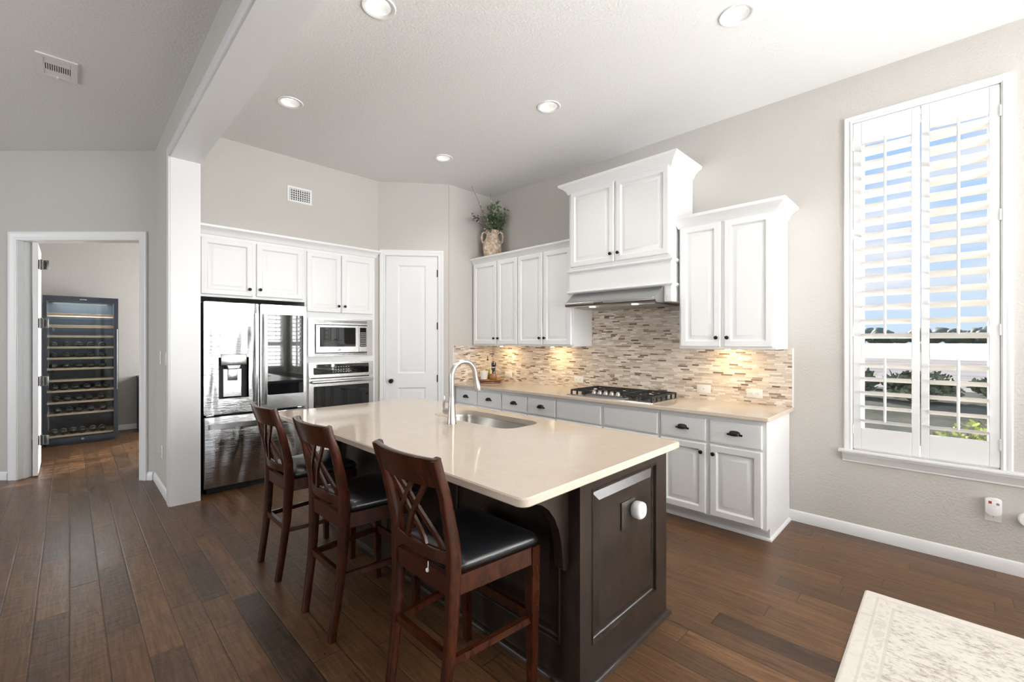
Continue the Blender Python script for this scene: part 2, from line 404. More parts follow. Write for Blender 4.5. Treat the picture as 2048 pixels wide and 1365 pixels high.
    def build(s, name, mat, parent=None, smooth=35, recalc=True, root_origin=None):
        me = bpy.data.meshes.new(name); bm = s.bm
        bmesh.ops.remove_doubles(bm, verts=bm.verts, dist=1e-6)
        if recalc: bmesh.ops.recalc_face_normals(bm, faces=bm.faces)
        o = bpy.data.objects.new(name, me); COL.objects.link(o)
        if parent is not None:
            r = parent
            while r.parent is not None: r = r.parent
            inv = ROOTINV.get(r.name)
            if inv is None: inv = Matrix.Translation(-Vector(r.location))
            bmesh.ops.transform(bm, matrix=inv, verts=bm.verts); o.parent = parent
        else:
            if root_origin is None:
                xs = [v.co for v in bm.verts]
                c = Vector(((min(v.x for v in xs) + max(v.x for v in xs)) / 2, (min(v.y for v in xs) + max(v.y for v in xs)) / 2, min(v.z for v in xs)))
            else: c = Vector(root_origin)
            bmesh.ops.translate(bm, vec=-c, verts=bm.verts); o.location = c
        bm.to_mesh(me); bm.free()
        if mat is not None: me.materials.append(MT[mat] if isinstance(mat, str) else mat)
        if smooth:
            for p in me.polygons: p.use_smooth = True
            me.set_sharp_from_angle(angle=math.radians(smooth))
        return o
def thing(name, label, cat, loc, rz=0, group=None):
    o = bpy.data.objects.new(name, None); COL.objects.link(o); o.location = loc; o.rotation_euler = (0, 0, rz); o.empty_display_size = .1
    ROOTINV[o.name] = (Matrix.Translation(Vector(loc)) @ Matrix.Rotation(rz, 4, 'Z')).inverted()
    tag(o, label, cat, group); return o
def tag(o, label, cat, group=None):
    o['label'] = label; o['category'] = cat
    if group: o['group'] = group
    return o
def struct(o): o['kind'] = 'structure'; return o
def plabel(o, l): o['label'] = l; return o
def dup(root, loc, label, group=None, rz=None):
    r = root.copy(); COL.objects.link(r); r.location = loc; r['label'] = label
    if rz is not None: r.rotation_euler = (0, 0, rz)
    if group: r['group'] = group
    for ch in list(root.children):
        c = ch.copy(); COL.objects.link(c); c.parent = r
        for g in list(ch.children):
            d = g.copy(); COL.objects.link(d); d.parent = c
    return r
def rrect(x0, x1, y0, y1, r, n=6):
    out = []
    for cx, cy, a0 in ((x1 - r, y1 - r, 0), (x0 + r, y1 - r, 90), (x0 + r, y0 + r, 180), (x1 - r, y0 + r, 270)):
        for i in range(n + 1):
            a = math.radians(a0 + 90 * i / n); out.append((cx + r * math.cos(a), cy + r * math.sin(a)))
    return out
def circ(cx, cy, r, n=28): return [(cx + r * math.cos(2 * PI * i / n), cy + r * math.sin(2 * PI * i / n)) for i in range(n)]
def wallgrid(b, u0, u1, z0, z1, hl, t0, t1, axis):
    """solid wall boxes around rectangular openings hl=[(a0,a1,b0,b1)]"""
    us = sorted({u0, u1, *[h[0] for h in hl], *[h[1] for h in hl]})
    for a, c in zip(us, us[1:]):
        m = (a + c) / 2; cuts = sorted([(h[2], h[3]) for h in hl if h[0] <= m <= h[1]])
        z = z0
        for p, q in cuts + [(z1, None)]:
            if p > z + 1e-6:
                if axis == 'x': b.box(t0, t1, a, c, z, p)
                else: b.box(a, c, t0, t1, z, p)
            z = q if q is not None else z
    return b

# ------------------------------------------------------------------ room constants
XW = 4.07; Y1 = 4.425; Y2 = 4.955; CEIL = 3.385; ROOF = 3.56
YR = -2.6      # breakfast rear wall
YG = -4.1      # great room rear wall
LIGHTS = [(1.275, 2.364), (2.815, .90), (1.275, 3.826), (2.815, 2.364), (2.815, 3.826)]

# floor and ceiling
struct(B().box(-5.2, XW + .2, YG - .3, 9.7, -.12, 0).build('floor', 'floor', smooth=0))
b = B()
b.holes([(-5.2, YG - .3), (XW + .2, YG - .3), (XW + .2, 9.7), (-5.2, 9.7)], [circ(x, y, .079) for x, y in LIGHTS], CEIL, None)
b.box(-5.2, XW + .2, YG - .3, 9.7, ROOF, ROOF + .1)
struct(b.build('ceiling', 'ceiling', smooth=0, recalc=False))

# window openings: wall_right -> (y0,y1,z0,z1)
WZ0, WZ1 = .635, 3.03
RW = [(-.23, .50), (-1.33, -.60), (-2.40, -1.67)]
REAR = [(1.0, 1.85), (2.05, 2.90), (3.10, 3.95)]
GREAT = [(-4.4, -3.3), (-3.0, -1.9), (-1.6, -.5)]
struct(wallgrid(B(), YR - .2, Y1 + 1.5, 0, ROOF, [(a, c, WZ0, WZ1) for a, c in RW], XW, XW + .19, 'x').build('wall_right', 'wall', smooth=0))
struct(wallgrid(B(), .72, XW, 0, ROOF, [(a, c, WZ0, WZ1) for a, c in REAR], YR - .19, YR, 'y').build('wall_rear', 'wall', smooth=0))
b = B(); wallgrid(b, -5.0, .72, 0, ROOF, [(a, c, .35, 2.6) for a, c in GREAT], YG - .19, YG, 'y'); b.box(.62, .82, YG, YR, 0, ROOF)
struct(b.build('wall_great_room_rear', 'wall', smooth=0))
LEFT_FILL = [(2.1, 3.3), (3.5, 4.7), (4.9, 6.1)]  # unseen window openings, added to let the side fill in
struct(wallgrid(B(), YG - .2, 9.7, 0, ROOF, [(a, c, .4, 2.7) for a, c in LEFT_FILL], -5.2, -5.0, 'x').build('wall_left', 'wall', smooth=0))
struct(B().box(3.34, XW, Y1, Y1 + .1, 0, ROOF).build('wall_pantry_side', 'wall', smooth=0))
# diagonal pantry wall
P0 = Vector((3.335, Y1, 0)); P1 = Vector((2.66, Y2, 0)); LP = (P1 - P0).length; PU = (P1 - P0).normalized(); PN = Vector((PU.y, -PU.x, 0))
if PN.y > 0: PN = -PN   # towards the kitchen
def PW(s, d, z): return P0 + PU * s + PN * d + Vector((0, 0, z))
b = B()
def pbox(b, s0, s1, d0, d1, z0, z1, bev=0):
    g = B().box(s0, s1, d0, d1, z0, z1, bev).bm
    for v in g.verts: v.co = PW(*v.co)
    b.add(g); return b
DS0, DS1, DZ = .135, .765, 2.478
pbox(b, 0, DS0 - .012, -.1, 0, 0, ROOF); pbox(b, DS1 + .012, LP, -.1, 0, 0, ROOF); pbox(b, DS0 - .012, DS1 + .012, -.1, 0, DZ + .012, ROOF)
struct(b.build('wall_pantry', 'wall', smooth=0))
# fridge wall: upper wall, niche back and returns
b = B(); b.box(.82, 2.66, Y2, Y2 + .12, 2.455, ROOF); b.box(2.622, 2.66, Y2, Y2 + .75, 0, 2.455); b.box(.80, 2.66, Y2 + .72, Y2 + .85, 0, 2.455)
struct(b.build('wall_fridge', 'wall', smooth=0))
# divider wall between great room and kitchen, with the header over the opening
YP = 4.77
b = B(); b.box(.62, .82, YP, 6.6, 0, ROOF); b.box(.62, .82, YR, YP, 3.035, ROOF)
struct(b.build('wall_divider', 'wall', smooth=0))
# hall wall facing the camera, with the office door opening (local: r along RV, w along FV)
HWP = 4.52
def HW(r, w, z): return RV * r + FV * w + Vector((0, 0, z))
def hbox(b, r0, r1, w0, w1, z0, z1, bev=0):
    g = B().box(r0, r1, w0, w1, z0, z1, bev).bm
    for v in g.verts: v.co = HW(*v.co)
    b.add(g); return b
b = B(); O0, O1, OZ = -5.10, -3.815, 2.485
hbox(b, -9.2, O0, HWP, HWP + .12, 0, ROOF); hbox(b, O1, -3.55, HWP, HWP + .12, 0, ROOF); hbox(b, O0, O1, HWP, HWP + .12, OZ, ROOF)
struct(b.build('wall_hall', 'wall', smooth=0))
# office walls
b = B(); wallgrid(b, -5.0, 2.9, 0, ROOF, [(1.55, 2.65, .7, 2.2)], 9.42, 9.60, 'y')
b.box(.82, 2.9, 5.80, 5.92, 0, ROOF); wallgrid(b, 5.9, 9.5, 0, ROOF, [(7.1, 8.4, .9, 2.3)], 2.75, 2.9, 'x')
struct(b.build('wall_office', 'wall', smooth=0))

# ------------------------------------------------------------------ baseboards
BB = [(0, 0), (.014, 0), (.014, .055), (.011, .062), (.009, .074), (.004, .082), (0, .085)]
def base(name, path):
    return struct(B().sweep(path, BB, lambda x, y, h: (x, y, h)).build(name, 'trim', smooth=30))
base('baseboard_right', [(XW, .905), (XW, YR)])
base('baseboard_divider', [(.62, 5.80), (.62, 4.866)])
r2 = lambda r: (HW(r, HWP, 0).x, HW(r, HWP, 0).y)
base('baseboard_hall', [r2(-3.75), r2(-3.69)])
base('baseboard_hall_left', [r2(-9.0), r2(-5.185)])
base('baseboard_office', [(2.7, 9.42), (-4.9, 9.42)][::-1])

# casing profile: (out from opening edge, height off the wall)
CAS = [(0, 0), (0, .011), (.012, .014), (.02, .011), (.05, .017), (.06, .021), (.078, .021), (.082, .016), (.082, 0)]
# pantry door casing
path = [(DS0 - .008, 0), (DS0 - .008, DZ + .008), (DS1 + .008, DZ + .008), (DS1 + .008, 0)]
prof = [(-o * .78, h) for o, h in CAS]
b = B(); b.sweep(path, prof, lambda s, z, h: PW(s, h, z))
pbox(b, DS0 - .012, DS0 - .002, -.1, 0.005, 0, DZ + .01); pbox(b, DS1 + .002, DS1 + .012, -.1, .005, 0, DZ + .01); pbox(b, DS0 - .012, DS1 + .012, -.1, .005, DZ + .002, DZ + .012)
struct(b.build('trim_1', 'trim', smooth=30))
# office door casing and jamb
b = B(); b.sweep([(O0 + .012, 0), (O0 + .012, OZ - .012), (O1 - .012, OZ - .012), (O1 - .012, 0)], [(-o * .98, h) for o, h in CAS], lambda r, z, h: HW(r, HWP - h, z))
hbox(b, O0, O0 + .018, HWP - .004, HWP + .13, 0, OZ); hbox(b, O1 - .018, O1, HWP - .004, HWP + .13, 0, OZ); hbox(b, O0, O1, HWP - .004, HWP + .13, OZ - .018, OZ)
hbox(b, O0 + .018, O0 + .03, HWP + .05, HWP + .09, 0, OZ - .02); hbox(b, O1 - .03, O1 - .018, HWP + .05, HWP + .09, 0, OZ - .02)
struct(b.build('trim_2', 'trim', smooth=30))
# wide opening casing: jamb lining + casing strip on the great room side
b = B(); b.box(.612, .828, YP - .018, YP, 0, 3.035); b.box(.612, .828, YR, YP, 3.017, 3.035)
b.box(.598, .62, YP - .012, YP + .085, 0, 3.10, .004); b.box(.598, .62, YR, YP - .012, 3.023, 3.108, .004)
b.box(.603, .62, YP + .085, YP + .095, 0, 3.11); b.box(.603, .62, YR, YP + .095, 3.108, 3.118)
struct(b.build('trim_3', 'trim', smooth=30))

# ------------------------------------------------------------------ doors
def raised(b, fn, x0, x1, z0, z1, front, t=.012):
    """sunk moulding and raised field on a door face; fn(a,d,z) with d outward"""
    L = [(0, 0), (.006, -.004), (.016, -t), (.026, -t), (.05, -.003), (.055, -.003)]
    loops = []
    for i, d in L: loops.append([fn(a, front + d, z) for a, z in ((x0 + i, z0 + i), (x1 - i, z0 + i), (x1 - i, z1 - i), (x0 + i, z1 - i))])
    b.loft(loops, False, True)
def paneldoor(b, fn, x0, x1, z0, z1, back, front, panels):
    xs = [x0, panels[0][0], panels[0][1], x1]
    zs = sorted({z0, z1, *[p[2] for p in panels], *[p[3] for p in panels]})
    for i in range(3):
        for za, zb in zip(zs, zs[1:]):
            zm = (za + zb) / 2
            if i == 1 and any(p[2] < zm < p[3] for p in panels): continue
            b.loft([[fn(a, front, z) for a, z in ((xs[i], za), (xs[i + 1], za), (xs[i + 1], zb), (xs[i], zb))]], False, True)
    for p in panels: raised(b, fn, *p, front)
    rim0 = [fn(a, front, z) for a, z in ((x0, z0), (x1, z0), (x1, z1), (x0, z1))]; rim1 = [fn(a, back, z) for a, z in ((x0, z0), (x1, z0), (x1, z1), (x0, z1))]
    b.loft([rim0, rim1], False, True)
b = B(); paneldoor(b, lambda a, d, z: PW(a, d, z), DS0 + .003, DS1 - .003, .012, DZ, -.045, -.008, [(.282, .62, .27, .855), (.282, .62, 1.03, 2.365)])
d1 = struct(b.build('door_1', 'trim', smooth=25))
g = B(); c = PW(.697, 0, .94)
def knob_at(base, n, r=.028, name='knob', mat='bronze', parent=None, ros=.026):
    n = Vector(n).normalized(); q = n.to_track_quat('Z', 'Y').to_matrix().to_4x4(); Mx = Matrix.Translation(Vector(base)) @ q
    gb = B().lathe([(ros, -.002), (ros, .004), (.012, .008), (.010, .028), (r * .7, .034), (r, .044), (r, .054), (r * .75, .064), (0, .067)], n=20)
    o = B(); o.add(gb.bm, Mx); return o.build(name, mat, parent)
knob_at(PW(.697, -.008, .94), PN, parent=d1, name='door_knob')
for z in (.965, 1.617, 2.27):
    g = B(); 
    pbox(g, DS0 - .004, DS0 + .010, -.006, .006, z - .045, z + .045, .003); g.build('hinge', 'bronze', d1)
pbox(B(), DS1 - .003, DS1 + .002, -.03, .0, .91, .97).build('latch_plate', 'bronze', d1) if False else None

# office door, opened flat back into the office
HX, HY = -.232, 6.80
b = B(); paneldoor(b, lambda a, d, z: Vector((HX + d, HY + a, z)), 0, .74, .014, 2.465, -.04, 0, [(.13, .61, .26, .86), (.13, .61, 1.03, 2.35)])
d2 = struct(b.build('door_2', 'trim', smooth=25))
knob_at((HX, HY + .68, .955), (1, 0, 0), parent=d2, name='door_knob', r=.026)
for z in (.376, 1.003, 1.62, 2.242):
    g = B(); c = HW(-4.965, HWP + .17, z)
    hbox(g, -5.055, -5.005, HWP + .132, HWP + .138, z - .05, z + .05, .003)
    hbox(g, -5.005, -4.945, HWP + .166, HWP + .174, z - .05, z + .05, .003)
    a = HW(-5.003, HWP + .15, z); g.lathe([(.008, -.055), (.008, .055)], (a.x, a.y, z), n=10)
    g.build('hinge', 'hinge', d2)

# ------------------------------------------------------------------ windows + shutters
def window(idx, fn, a0, a1, z0, z1, casing=True, rails=True):
    """fn(a, d, z): a along the wall (0 at left seen from inside), d outward from the inner wall face"""
    b = B()
    if casing:
        c = .052
        pr = [(0, .02), (0, -.012), (.010, -.02), (.022, -.014), (.034, -.018), (.046, -.018), (.052, -.012), (.052, .0), (.02, .02)]
        b.sweep([(a0, z0 - .02), (a0, z1), (a1, z1), (a1, z0 - .02)], [(-o, h) for o, h in pr], lambda a, z, h: fn(a, h, z))
    # reveal lining
    for p in ((a0, a0 + .008, z0, z1), (a1 - .008, a1, z0, z1), (a0, a1, z0, z0 + .008), (a0, a1, z1 - .008, z1)):
        g = B().box(p[0], p[1], .0, .19, p[2], p[3]).bm
        for v in g.verts: v.co = Vector(fn(*v.co))
        b.add(g)
    o = struct(b.build('window_%d' % idx, 'trim', smooth=30))
    b = B(); zm = z0 + (z1 - z0) * .5
    for p in ((a0 + .008, a0 + .05, z0 + .008, z1 - .008), (a1 - .05, a1 - .008, z0 + .008, z1 - .008), (a0 + .05, a1 - .05, z0 + .008, z0 + .05), (a0 + .05, a1 - .05, z1 - .05, z1 - .008)) :
        g = B().box(p[0], p[1], .135, .175, p[2], p[3], .004, 1).bm
        for v in g.verts: v.co = Vector(fn(*v.co))
        b.add(g)
    b.build('window_frame', 'trim', o, smooth=0)
    b = B(); g = B().box(a0 + .05, a1 - .05, .152, .158, z0 + .05, z1 - .05).bm
    for v in g.verts: v.co = Vector(fn(*v.co))
    b.add(g); b.build('pane', 'glass', o, smooth=0)
    return o
def shutter(fn, a0, a1, z0, z1, ia0, ia1, secs, label, group='plantation shutter panels', tilt=18, rodside=1, hinge_a=None):
    """one hinged panel; secs = [(zlo, zhi, nlouvers)]"""
    p = fn((a0 + a1) / 2, .0, z0)
    t = thing('plantation_shutter', label, 'shutter', p, 0, group)
    def bx(b, x0, x1, d0, d1, za, zb, bev=.003):
        g = B().box(x0, x1, d0, d1, za, zb, bev, 1).bm
        for v in g.verts: v.co = Vector(fn(*v.co))
        b.add(g)
    b = B(); D0, D1 = -.008, .022
    bx(b, a0, ia0, D0, D1, z0, z1); bx(b, ia1, a1, D0, D1, z0, z1)
    zs = [z0] + [q for s_ in secs for q in s_[:2]] + [z1]
    for i in range(0, len(zs), 2): bx(b, ia0, ia1, D0, D1, zs[i], zs[i + 1])
    b.build('frame', 'trim', t, smooth=0)
    th = math.radians(tilt); Wl = .113
    for zl, zh, n in secs:
        b = B(); pitch = (zh - zl) / n
        for k in range(n):
            zc = zl + pitch * (k + .5); sect = []
            for i in range(12):
                a = 2 * PI * i / 12; x = Wl / 2 * math.cos(a); y = .0062 * math.sin(a) * (1 if abs(math.cos(a)) < .9 else .9)
                sect.append((x * math.cos(th) + y * math.sin(th), -x * math.sin(th) + y * math.cos(th)))
            b.loft([[fn(ia0 + .002, .007 + sx, zc + sy) for sx, sy in sect], [fn(ia1 - .002, .007 + sx, zc + sy) for sx, sy in sect]])
        b.build('louver_bank', 'louver', t, smooth=40)
        b = B(); am = (ia0 + ia1) / 2; rx = .007 - Wl / 2 * math.cos(th) - .008; lift = Wl / 2 * math.sin(th)
        b.tube([fn(am, rx, zl + .045 + lift), fn(am, rx, zl + .06 + lift), fn(am, rx, zh - .03 + lift), fn(am, rx, zh - .01 + lift)], [.006, .0085, .0085, .006], 10)
        b.build('tilt_rod', 'trim', t)
    if hinge_a is not None:
        for f in (.06, .36, .66, .93):
            zc = z0 + (z1 - z0) * f; b = B(); bx(b, hinge_a - .005, hinge_a + .005, -.016, -.004, zc - .036, zc + .036, .002); b.build('hinge', 'trim', t)
    return t
fr = lambda a, d, z: (XW + d, -a, z)
names = ['by the kitchen counter', 'in the middle of the breakfast wall', 'far end of the breakfast wall']
for i, (y0, y1) in enumerate(RW):
    a0, a1 = -y1, -y0
    window(i + 1, fr, a0, a1, WZ0, WZ1)
    mid = (a0 + a1) / 2
    L = shutter(fr, a0 + .002, mid - .003, .642, 3.026, a0 + .049, mid - .044, [(.797, 1.305, 5), (1.414, 2.857, 14)], 'left white louvered shutter panel, nearer the cabinets' if i == 0 else 'left shutter panel of side window %s' % names[i], hinge_a=a0 + .001)
    R_ = shutter(fr, mid + .003, a1 - .002, .642, 3.026, mid + .044, a1 - .049, [(.797, 1.305, 5), (1.414, 2.857, 14)], 'right white louvered shutter panel, away from the cabinets' if i == 0 else 'right shutter panel of side window %s' % names[i], hinge_a=a1 - .001)
# continuous stool and apron under the side windows
b = B(); b.box(XW - .055, XW + .02, -2.55, .582, .612, .632, .006)
b.sweep([(XW, -2.55), (XW, .56)][::1], [(0, .612), (-.040, .612), (-.040, .600), (-.030, .592), (-.022, .572), (-.010, .552), (-.010, .542), (0, .538)], lambda x, y, h: (x, y, h))
struct(b.build('trim_4', 'trim', smooth=30))
fb = lambda a, d, z: (a, YR - d, z)
for i, (x0, x1) in enumerate(REAR):
    window(i + 4, fb, x0, x1, WZ0, WZ1)
    mid = (x0 + x1) / 2; w = ['nearest the great room', 'in the middle', 'nearest the corner'][i]
    shutter(fb, x0 + .002, mid - .003, .642, 3.026, x0 + .049, mid - .044, [(.797, 1.305, 5), (1.414, 2.857, 14)], 'first shutter panel of rear breakfast window %s' % w)
    shutter(fb, mid + .003, x1 - .002, .642, 3.026, mid + .044, x1 - .049, [(.797, 1.305, 5), (1.414, 2.857, 14)], 'second shutter panel of rear breakfast window %s' % w)
fg = lambda a, d, z: (a, YG - d, z)
for i, (x0, x1) in enumerate(GREAT): window(i + 7, fg, x0, x1, .35, 2.6)
fo = lambda a, d, z: (a, 9.42 + d, z)
window(10, fo, 1.55, 2.65, .7, 2.2)
fs = lambda a, d, z: (2.75 + d * .78, -a, z)
window(14, fs, -8.4, -7.1, .9, 2.3)  # unseen side window, added so fill reaches the office back wall
fl = lambda a, d, z: (-5.0 - d, a, z)
for i, (y0, y1) in enumerate(LEFT_FILL): window(i + 11, fl, y0, y1, .4, 2.7)  # added windows in front of the great room side fill
shutter(fo, 1.552, 2.648, .705, 2.195, 1.60, 2.60, [(.80, 1.40, 6), (1.5, 2.10, 6)], 'wide shutter panel in the office window', tilt=-24)

# ------------------------------------------------------------------ cabinetry helpers
RP = [(0, 0), (0, .015), (.003, .019), (.007, .021), (.047, .021), (.051, .018), (.055, .011), (.060, .007), (.066, .007), (.094, .019), (.097, .019)]
DP = [(0, 0), (0, .014), (.004, .018), (.016, .020), (.020, .020)]
def cab_knob(p, n, parent): 
    n = Vector(n); Mx = Matrix.Translation(Vector(p)) @ n.to_track_quat('Z', 'Y').to_matrix().to_4x4()
    o = B(); o.add(B().lathe([(.008, -.001), (.006, .003), (.005, .012), (.012, .017), (.0155, .022), (.015, .027), (.009, .031), (0, .032)], n=18).bm, Mx)
    return o.build('knob', 'bronze', parent)
def cup_pull(p, u, n, parent, w=.095):
    """p centre on the drawer face, u along, n out"""
    p, u, n = Vector(p), Vector(u), Vector(n); z = Vector((0, 0, 1)); L = []
    N = 14
    for i in range(N + 1):
        t = -1 + 2 * i / N; k = max(1 - abs(t) ** 3.2, .0) ** .5; l = []
        for j in range(9):
            a = math.radians(-20 + 110 * j / 8) ; 
            l.append(p + u * (t * w / 2 * .84) + n * (.028 * k * math.cos(a) if a > 0 else .028 * k) + z * ((.024 * k * math.sin(a) if a > 0 else .034 * k * math.sin(a))))
        l.append(p + u * (t * w / 2 * .86) + z * .0235 * k); l.append(p + u * (t * w / 2 * .86) - z * .012 * k)
        L.append(l)
    b = B().loft(L)
    for s in (-1, 1):
        c = p + u * (s * w / 2 * .88) - z * .006; q = u * .011
        b.loft([[c - q - z * .006, c + q - z * .006, c + q + z * .007, c - q + z * .007], [c - q - z * .006 + n * .005, c + q - z * .006 + n * .005, c + q + z * .007 + n * .005, c - q + z * .007 + n * .005]])
    return b.build('handle', 'bronze', parent)
CROWN = [(0, 0), (.006, 0), (.012, .012), (.016, .028), (.030, .048), (.050, .066), (.062, .072), (.066, .084), (.066, .096), (0, .096)]
def crown_prof(out, h): return [(o / .066 * out, z / .096 * h) for o, z in CROWN]

# ------------------------------------------------------------------ upper cabinets on the right wall
XU = 3.73  # face frame front; doors reach 3.71
def upper(name, label, y0, y1, z0, z1, doors, xf, crown=None, light_valance=True, right_end=True, left_end=True):
    t = thing(name, label, 'cabinet', ((xf + XW) / 2, (y0 + y1) / 2, z0))
    b = B(); b.box(xf, XW - .003, y0, y1, z0, z1, .002, 1)
    b.build('body', 'cab', t, smooth=0)
    for k, (d0, d1, dz0, dz1, kn) in enumerate(doors):   # d0>d1: from left to right as seen
        b = B().panel((xf, d0, dz0), (0, -1, 0), (0, 0, 1), (-1, 0, 0), d0 - d1, dz1 - dz0, RP)
        d = b.build('door', 'cab', t, smooth=25)
        if kn: cab_knob((xf - .02, d1 + .028 if kn == 'r' else d0 - .028, dz0 + .075), (-1, 0, 0), d)
    if crown:
        out, h, cz = crown
        path = []
        if left_end: path.append((XW - .003, y1))
        path += [(xf, y1), (xf, y0)]
        if right_end: path.append((XW - .003, y0))
        # path travels with the outside on the left -> negative out
        b = B().sweep(path, [(o, z) for o, z in crown_prof(out, h)], lambda x, y, z: (x, y, cz + z))
        b.box(xf + .004, XW - .004, y0 + .004, y1 - .004, z1, cz + h - .02)
        b.build('crown_molding', 'cab', t, smooth=30)
    return t
upper('wall_cabinet', 'white two-door wall cabinet in the corner, under the pitcher of greenery', 3.60, 4.42, 1.37, 2.43, [(4.395, 3.962, 1.388, 2.42, 'r'), (3.945, 3.605, 1.388, 2.42, 'l')], XU, (.06, .075, 2.42), right_end=False, left_end=False)
upper('wall_cabinet', 'white two-door wall cabinet directly left of the range hood', 2.79, 3.598, 1.37, 2.43, [(3.592, 3.215, 1.388, 2.42, 'r'), (3.198, 2.815, 1.388, 2.42, 'l')], XU, (.06, .075, 2.42), right_end=True, left_end=False)
upper('wall_cabinet', 'white two-door wall cabinet nearest the window, right of the hood', .915, 1.655, 1.365, 2.41, [(1.640, 1.310, 1.382, 2.40, 'r'), (1.282, .932, 1.382, 2.40, 'l')], XU, (.075, .095, 2.395), left_end=True)
# hood cabinet
xh = 3.62
t = upper('hood_cabinet', 'tall white two-door cabinet with stacked molding above the range hood', 1.68, 2.765, 1.905, 2.94, [(2.735, 2.232, 2.178, 2.935, 'r'), (2.208, 1.695, 2.178, 2.935, 'l')], xh, (.085, .10, 2.925), left_end=True)
b = B()
for yy in (1.68, 2.70): b.box(xh, XW - .003, yy, yy + .062, 1.772, 1.905)
b.build('side_panel', 'cab', t, smooth=0)
for z in (2.118, 1.905):
    b = B().sweep([(XW - .003, 2.765), (xh, 2.765), (xh, 1.68), (XW - .003, 1.68)], [(0, 0), (.006, 0), (.010, .006), (.020, .012), (.022, .020), (.018, .026), (.010, .030), (0, .032)], lambda x, y, h: (x, y, z + h))
    b.build('band_molding', 'cab', t, smooth=30)
# stainless hood insert
t = thing('range_hood', 'stainless steel slide-under range hood above the gas cooktop', 'range hood', (3.7, 2.22, 1.755))
hp = [(3.60, 1.904), (3.625, 1.904), (4.06, 1.904), (4.06, 1.778), (3.52, 1.760), (3.484, 1.762), (3.470, 1.768), (3.463, 1.780), (3.463, 1.794), (3.470, 1.805), (3.485, 1.813)]
B().prism(hp, lambda x, z, y: (x, y, z), 1.744, 2.698).build('hood_body', 'hoodsteel', t, smooth=40)
b = B().box(3.56, 4.0, 1.80, 2.64, 1.755, 1.764); b.build('filter_panel', 'filter', t, smooth=0)
for y in (1.97, 2.42):
    B().lathe([(.032, 0), (.032, .006), (0, .006)], (3.53, y, 1.752), n=18).build('lamp', 'lens', t)
for k in range(5): B().lathe([(.006, -.004), (.006, .002), (0, .002)], (3.4625, 2.27 + k * .02, 1.786), 'x', n=10).build('button', 'black', t)
for y in (1.97, 2.42):
    light('SPOT', 'hood_lamp', (3.53, y, 1.745), 2.5, (1, .85, .62), (.15, 0, -1), spot_size=math.radians(120), spot_blend=.8, shadow_soft_size=.03)

# ------------------------------------------------------------------ fridge wall cabinets
def cab_fw(t, fn_doors, zf=Y2):
    for (x0, x1, z0, z1, kn, kz) in fn_doors:
        d = B().panel((x0, zf, z0), (1, 0, 0), (0, 0, 1), (0, -1, 0), x1 - x0, z1 - z0, RP).build('door', 'cab', t, smooth=25)
        cab_knob((x1 - .03 if kn == 'r' else x0 + .03, zf - .02, z0 + kz), (0, -1, 0), d)
t = thing('fridge_cabinet', 'white two-door cabinet built in above the refrigerator', 'cabinet', (1.31, 5.25, 1.85))
B().box(.823, 1.795, Y2, 5.60, 1.85, 2.439).build('body', 'cab', t, smooth=0)
cab_fw(t, [(.862, 1.292, 1.872, 2.408, 'r', .07), (1.326, 1.772, 1.876, 2.408, 'l', .07)])
t2 = thing('oven_cabinet', 'tall white built-in cabinet holding the microwave and wall oven', 'cabinet', (2.21, 5.25, 0))
b = B(); wallgrid(b, 1.797, 2.62, 0.09, 2.439, [(1.86, 2.55, .56, 1.17), (1.86, 2.55, 1.28, 1.66)], Y2, 5.64, 'y'); b.box(1.797, 2.62, Y2 + .07, 5.60, 0, .09)
b.build('body', 'cab', t2, smooth=0)
cab_fw(t2, [(1.816, 2.190, 1.75, 2.408, 'r', .075), (2.202, 2.585, 1.75, 2.408, 'l', .075)])
d = B().panel((1.816, Y2, .12), (1, 0, 0), (0, 0, 1), (0, -1, 0), .77, .34, DP).build('drawer', 'cab', t2, smooth=25); cup_pull((2.2, Y2 - .02, .36), (1, 0, 0), (0, -1, 0), d)
o = B().sweep([(.823, Y2), (2.625, Y2), (2.625, Y2 + .03)], crown_prof(.06, .085), lambda x, y, z: (x, y, 2.44 + z)).build('crown_molding', 'cab', smooth=30)
tag(o, 'long white crown molding running over the fridge and oven cabinets', 'molding')

# ------------------------------------------------------------------ refrigerator
YF = 4.85
t = thing('refrigerator', 'stainless french-door refrigerator with dispenser and bottom freezer drawer', 'refrigerator', (1.32, 5.2, 0))
b = B(); b.box(.872, 1.772, YF + .075, 5.60, .05, 1.79); b.box(.845, .86, YF + .13, 5.6, 0, 1.845); b.build('cabinet_shell', 'darkgap', t, smooth=0)
b = B(); b.box(.90, 1.74, YF + .06, 5.5, .0, .055, .004); b.build('kick_plate', 'darkgap', t, smooth=0)
# left door with recess
b = B(); b.holes(rrect(.868, 1.324, .742, 1.797, .012, 4), [[(.985, .885), (1.235, .885), (1.235, 1.275), (1.218, 1.275), (1.218, 1.305), (1.002, 1.305), (1.002, 1.275), (.985, 1.275)]], YF, YF + .065, lambda a, z, h: (a, h, z))
dl = b.build('left_door', 'fridge', t, smooth=30)
b = B().loft([[(.985, YF + .004, .885), (1.235, YF + .004, .885), (1.235, YF + .004, 1.275), (.985, YF + .004, 1.275)], [(.985, YF + .09, .885), (1.235, YF + .09, .885), (1.235, YF + .09, 1.275), (.985, YF + .09, 1.275)]], False, True)
b.build('dispenser_recess', 'dispgrey', dl, smooth=0)
b = B().box(1.030, 1.192, YF + .058, YF + .088, .888, 1.165, .008); b.build('dispenser_back', 'steel', dl, smooth=0)
B().box(1.004, 1.216, YF - .006, YF + .03, 1.20, 1.303, .004).build('dispenser_panel', 'steel', dl)
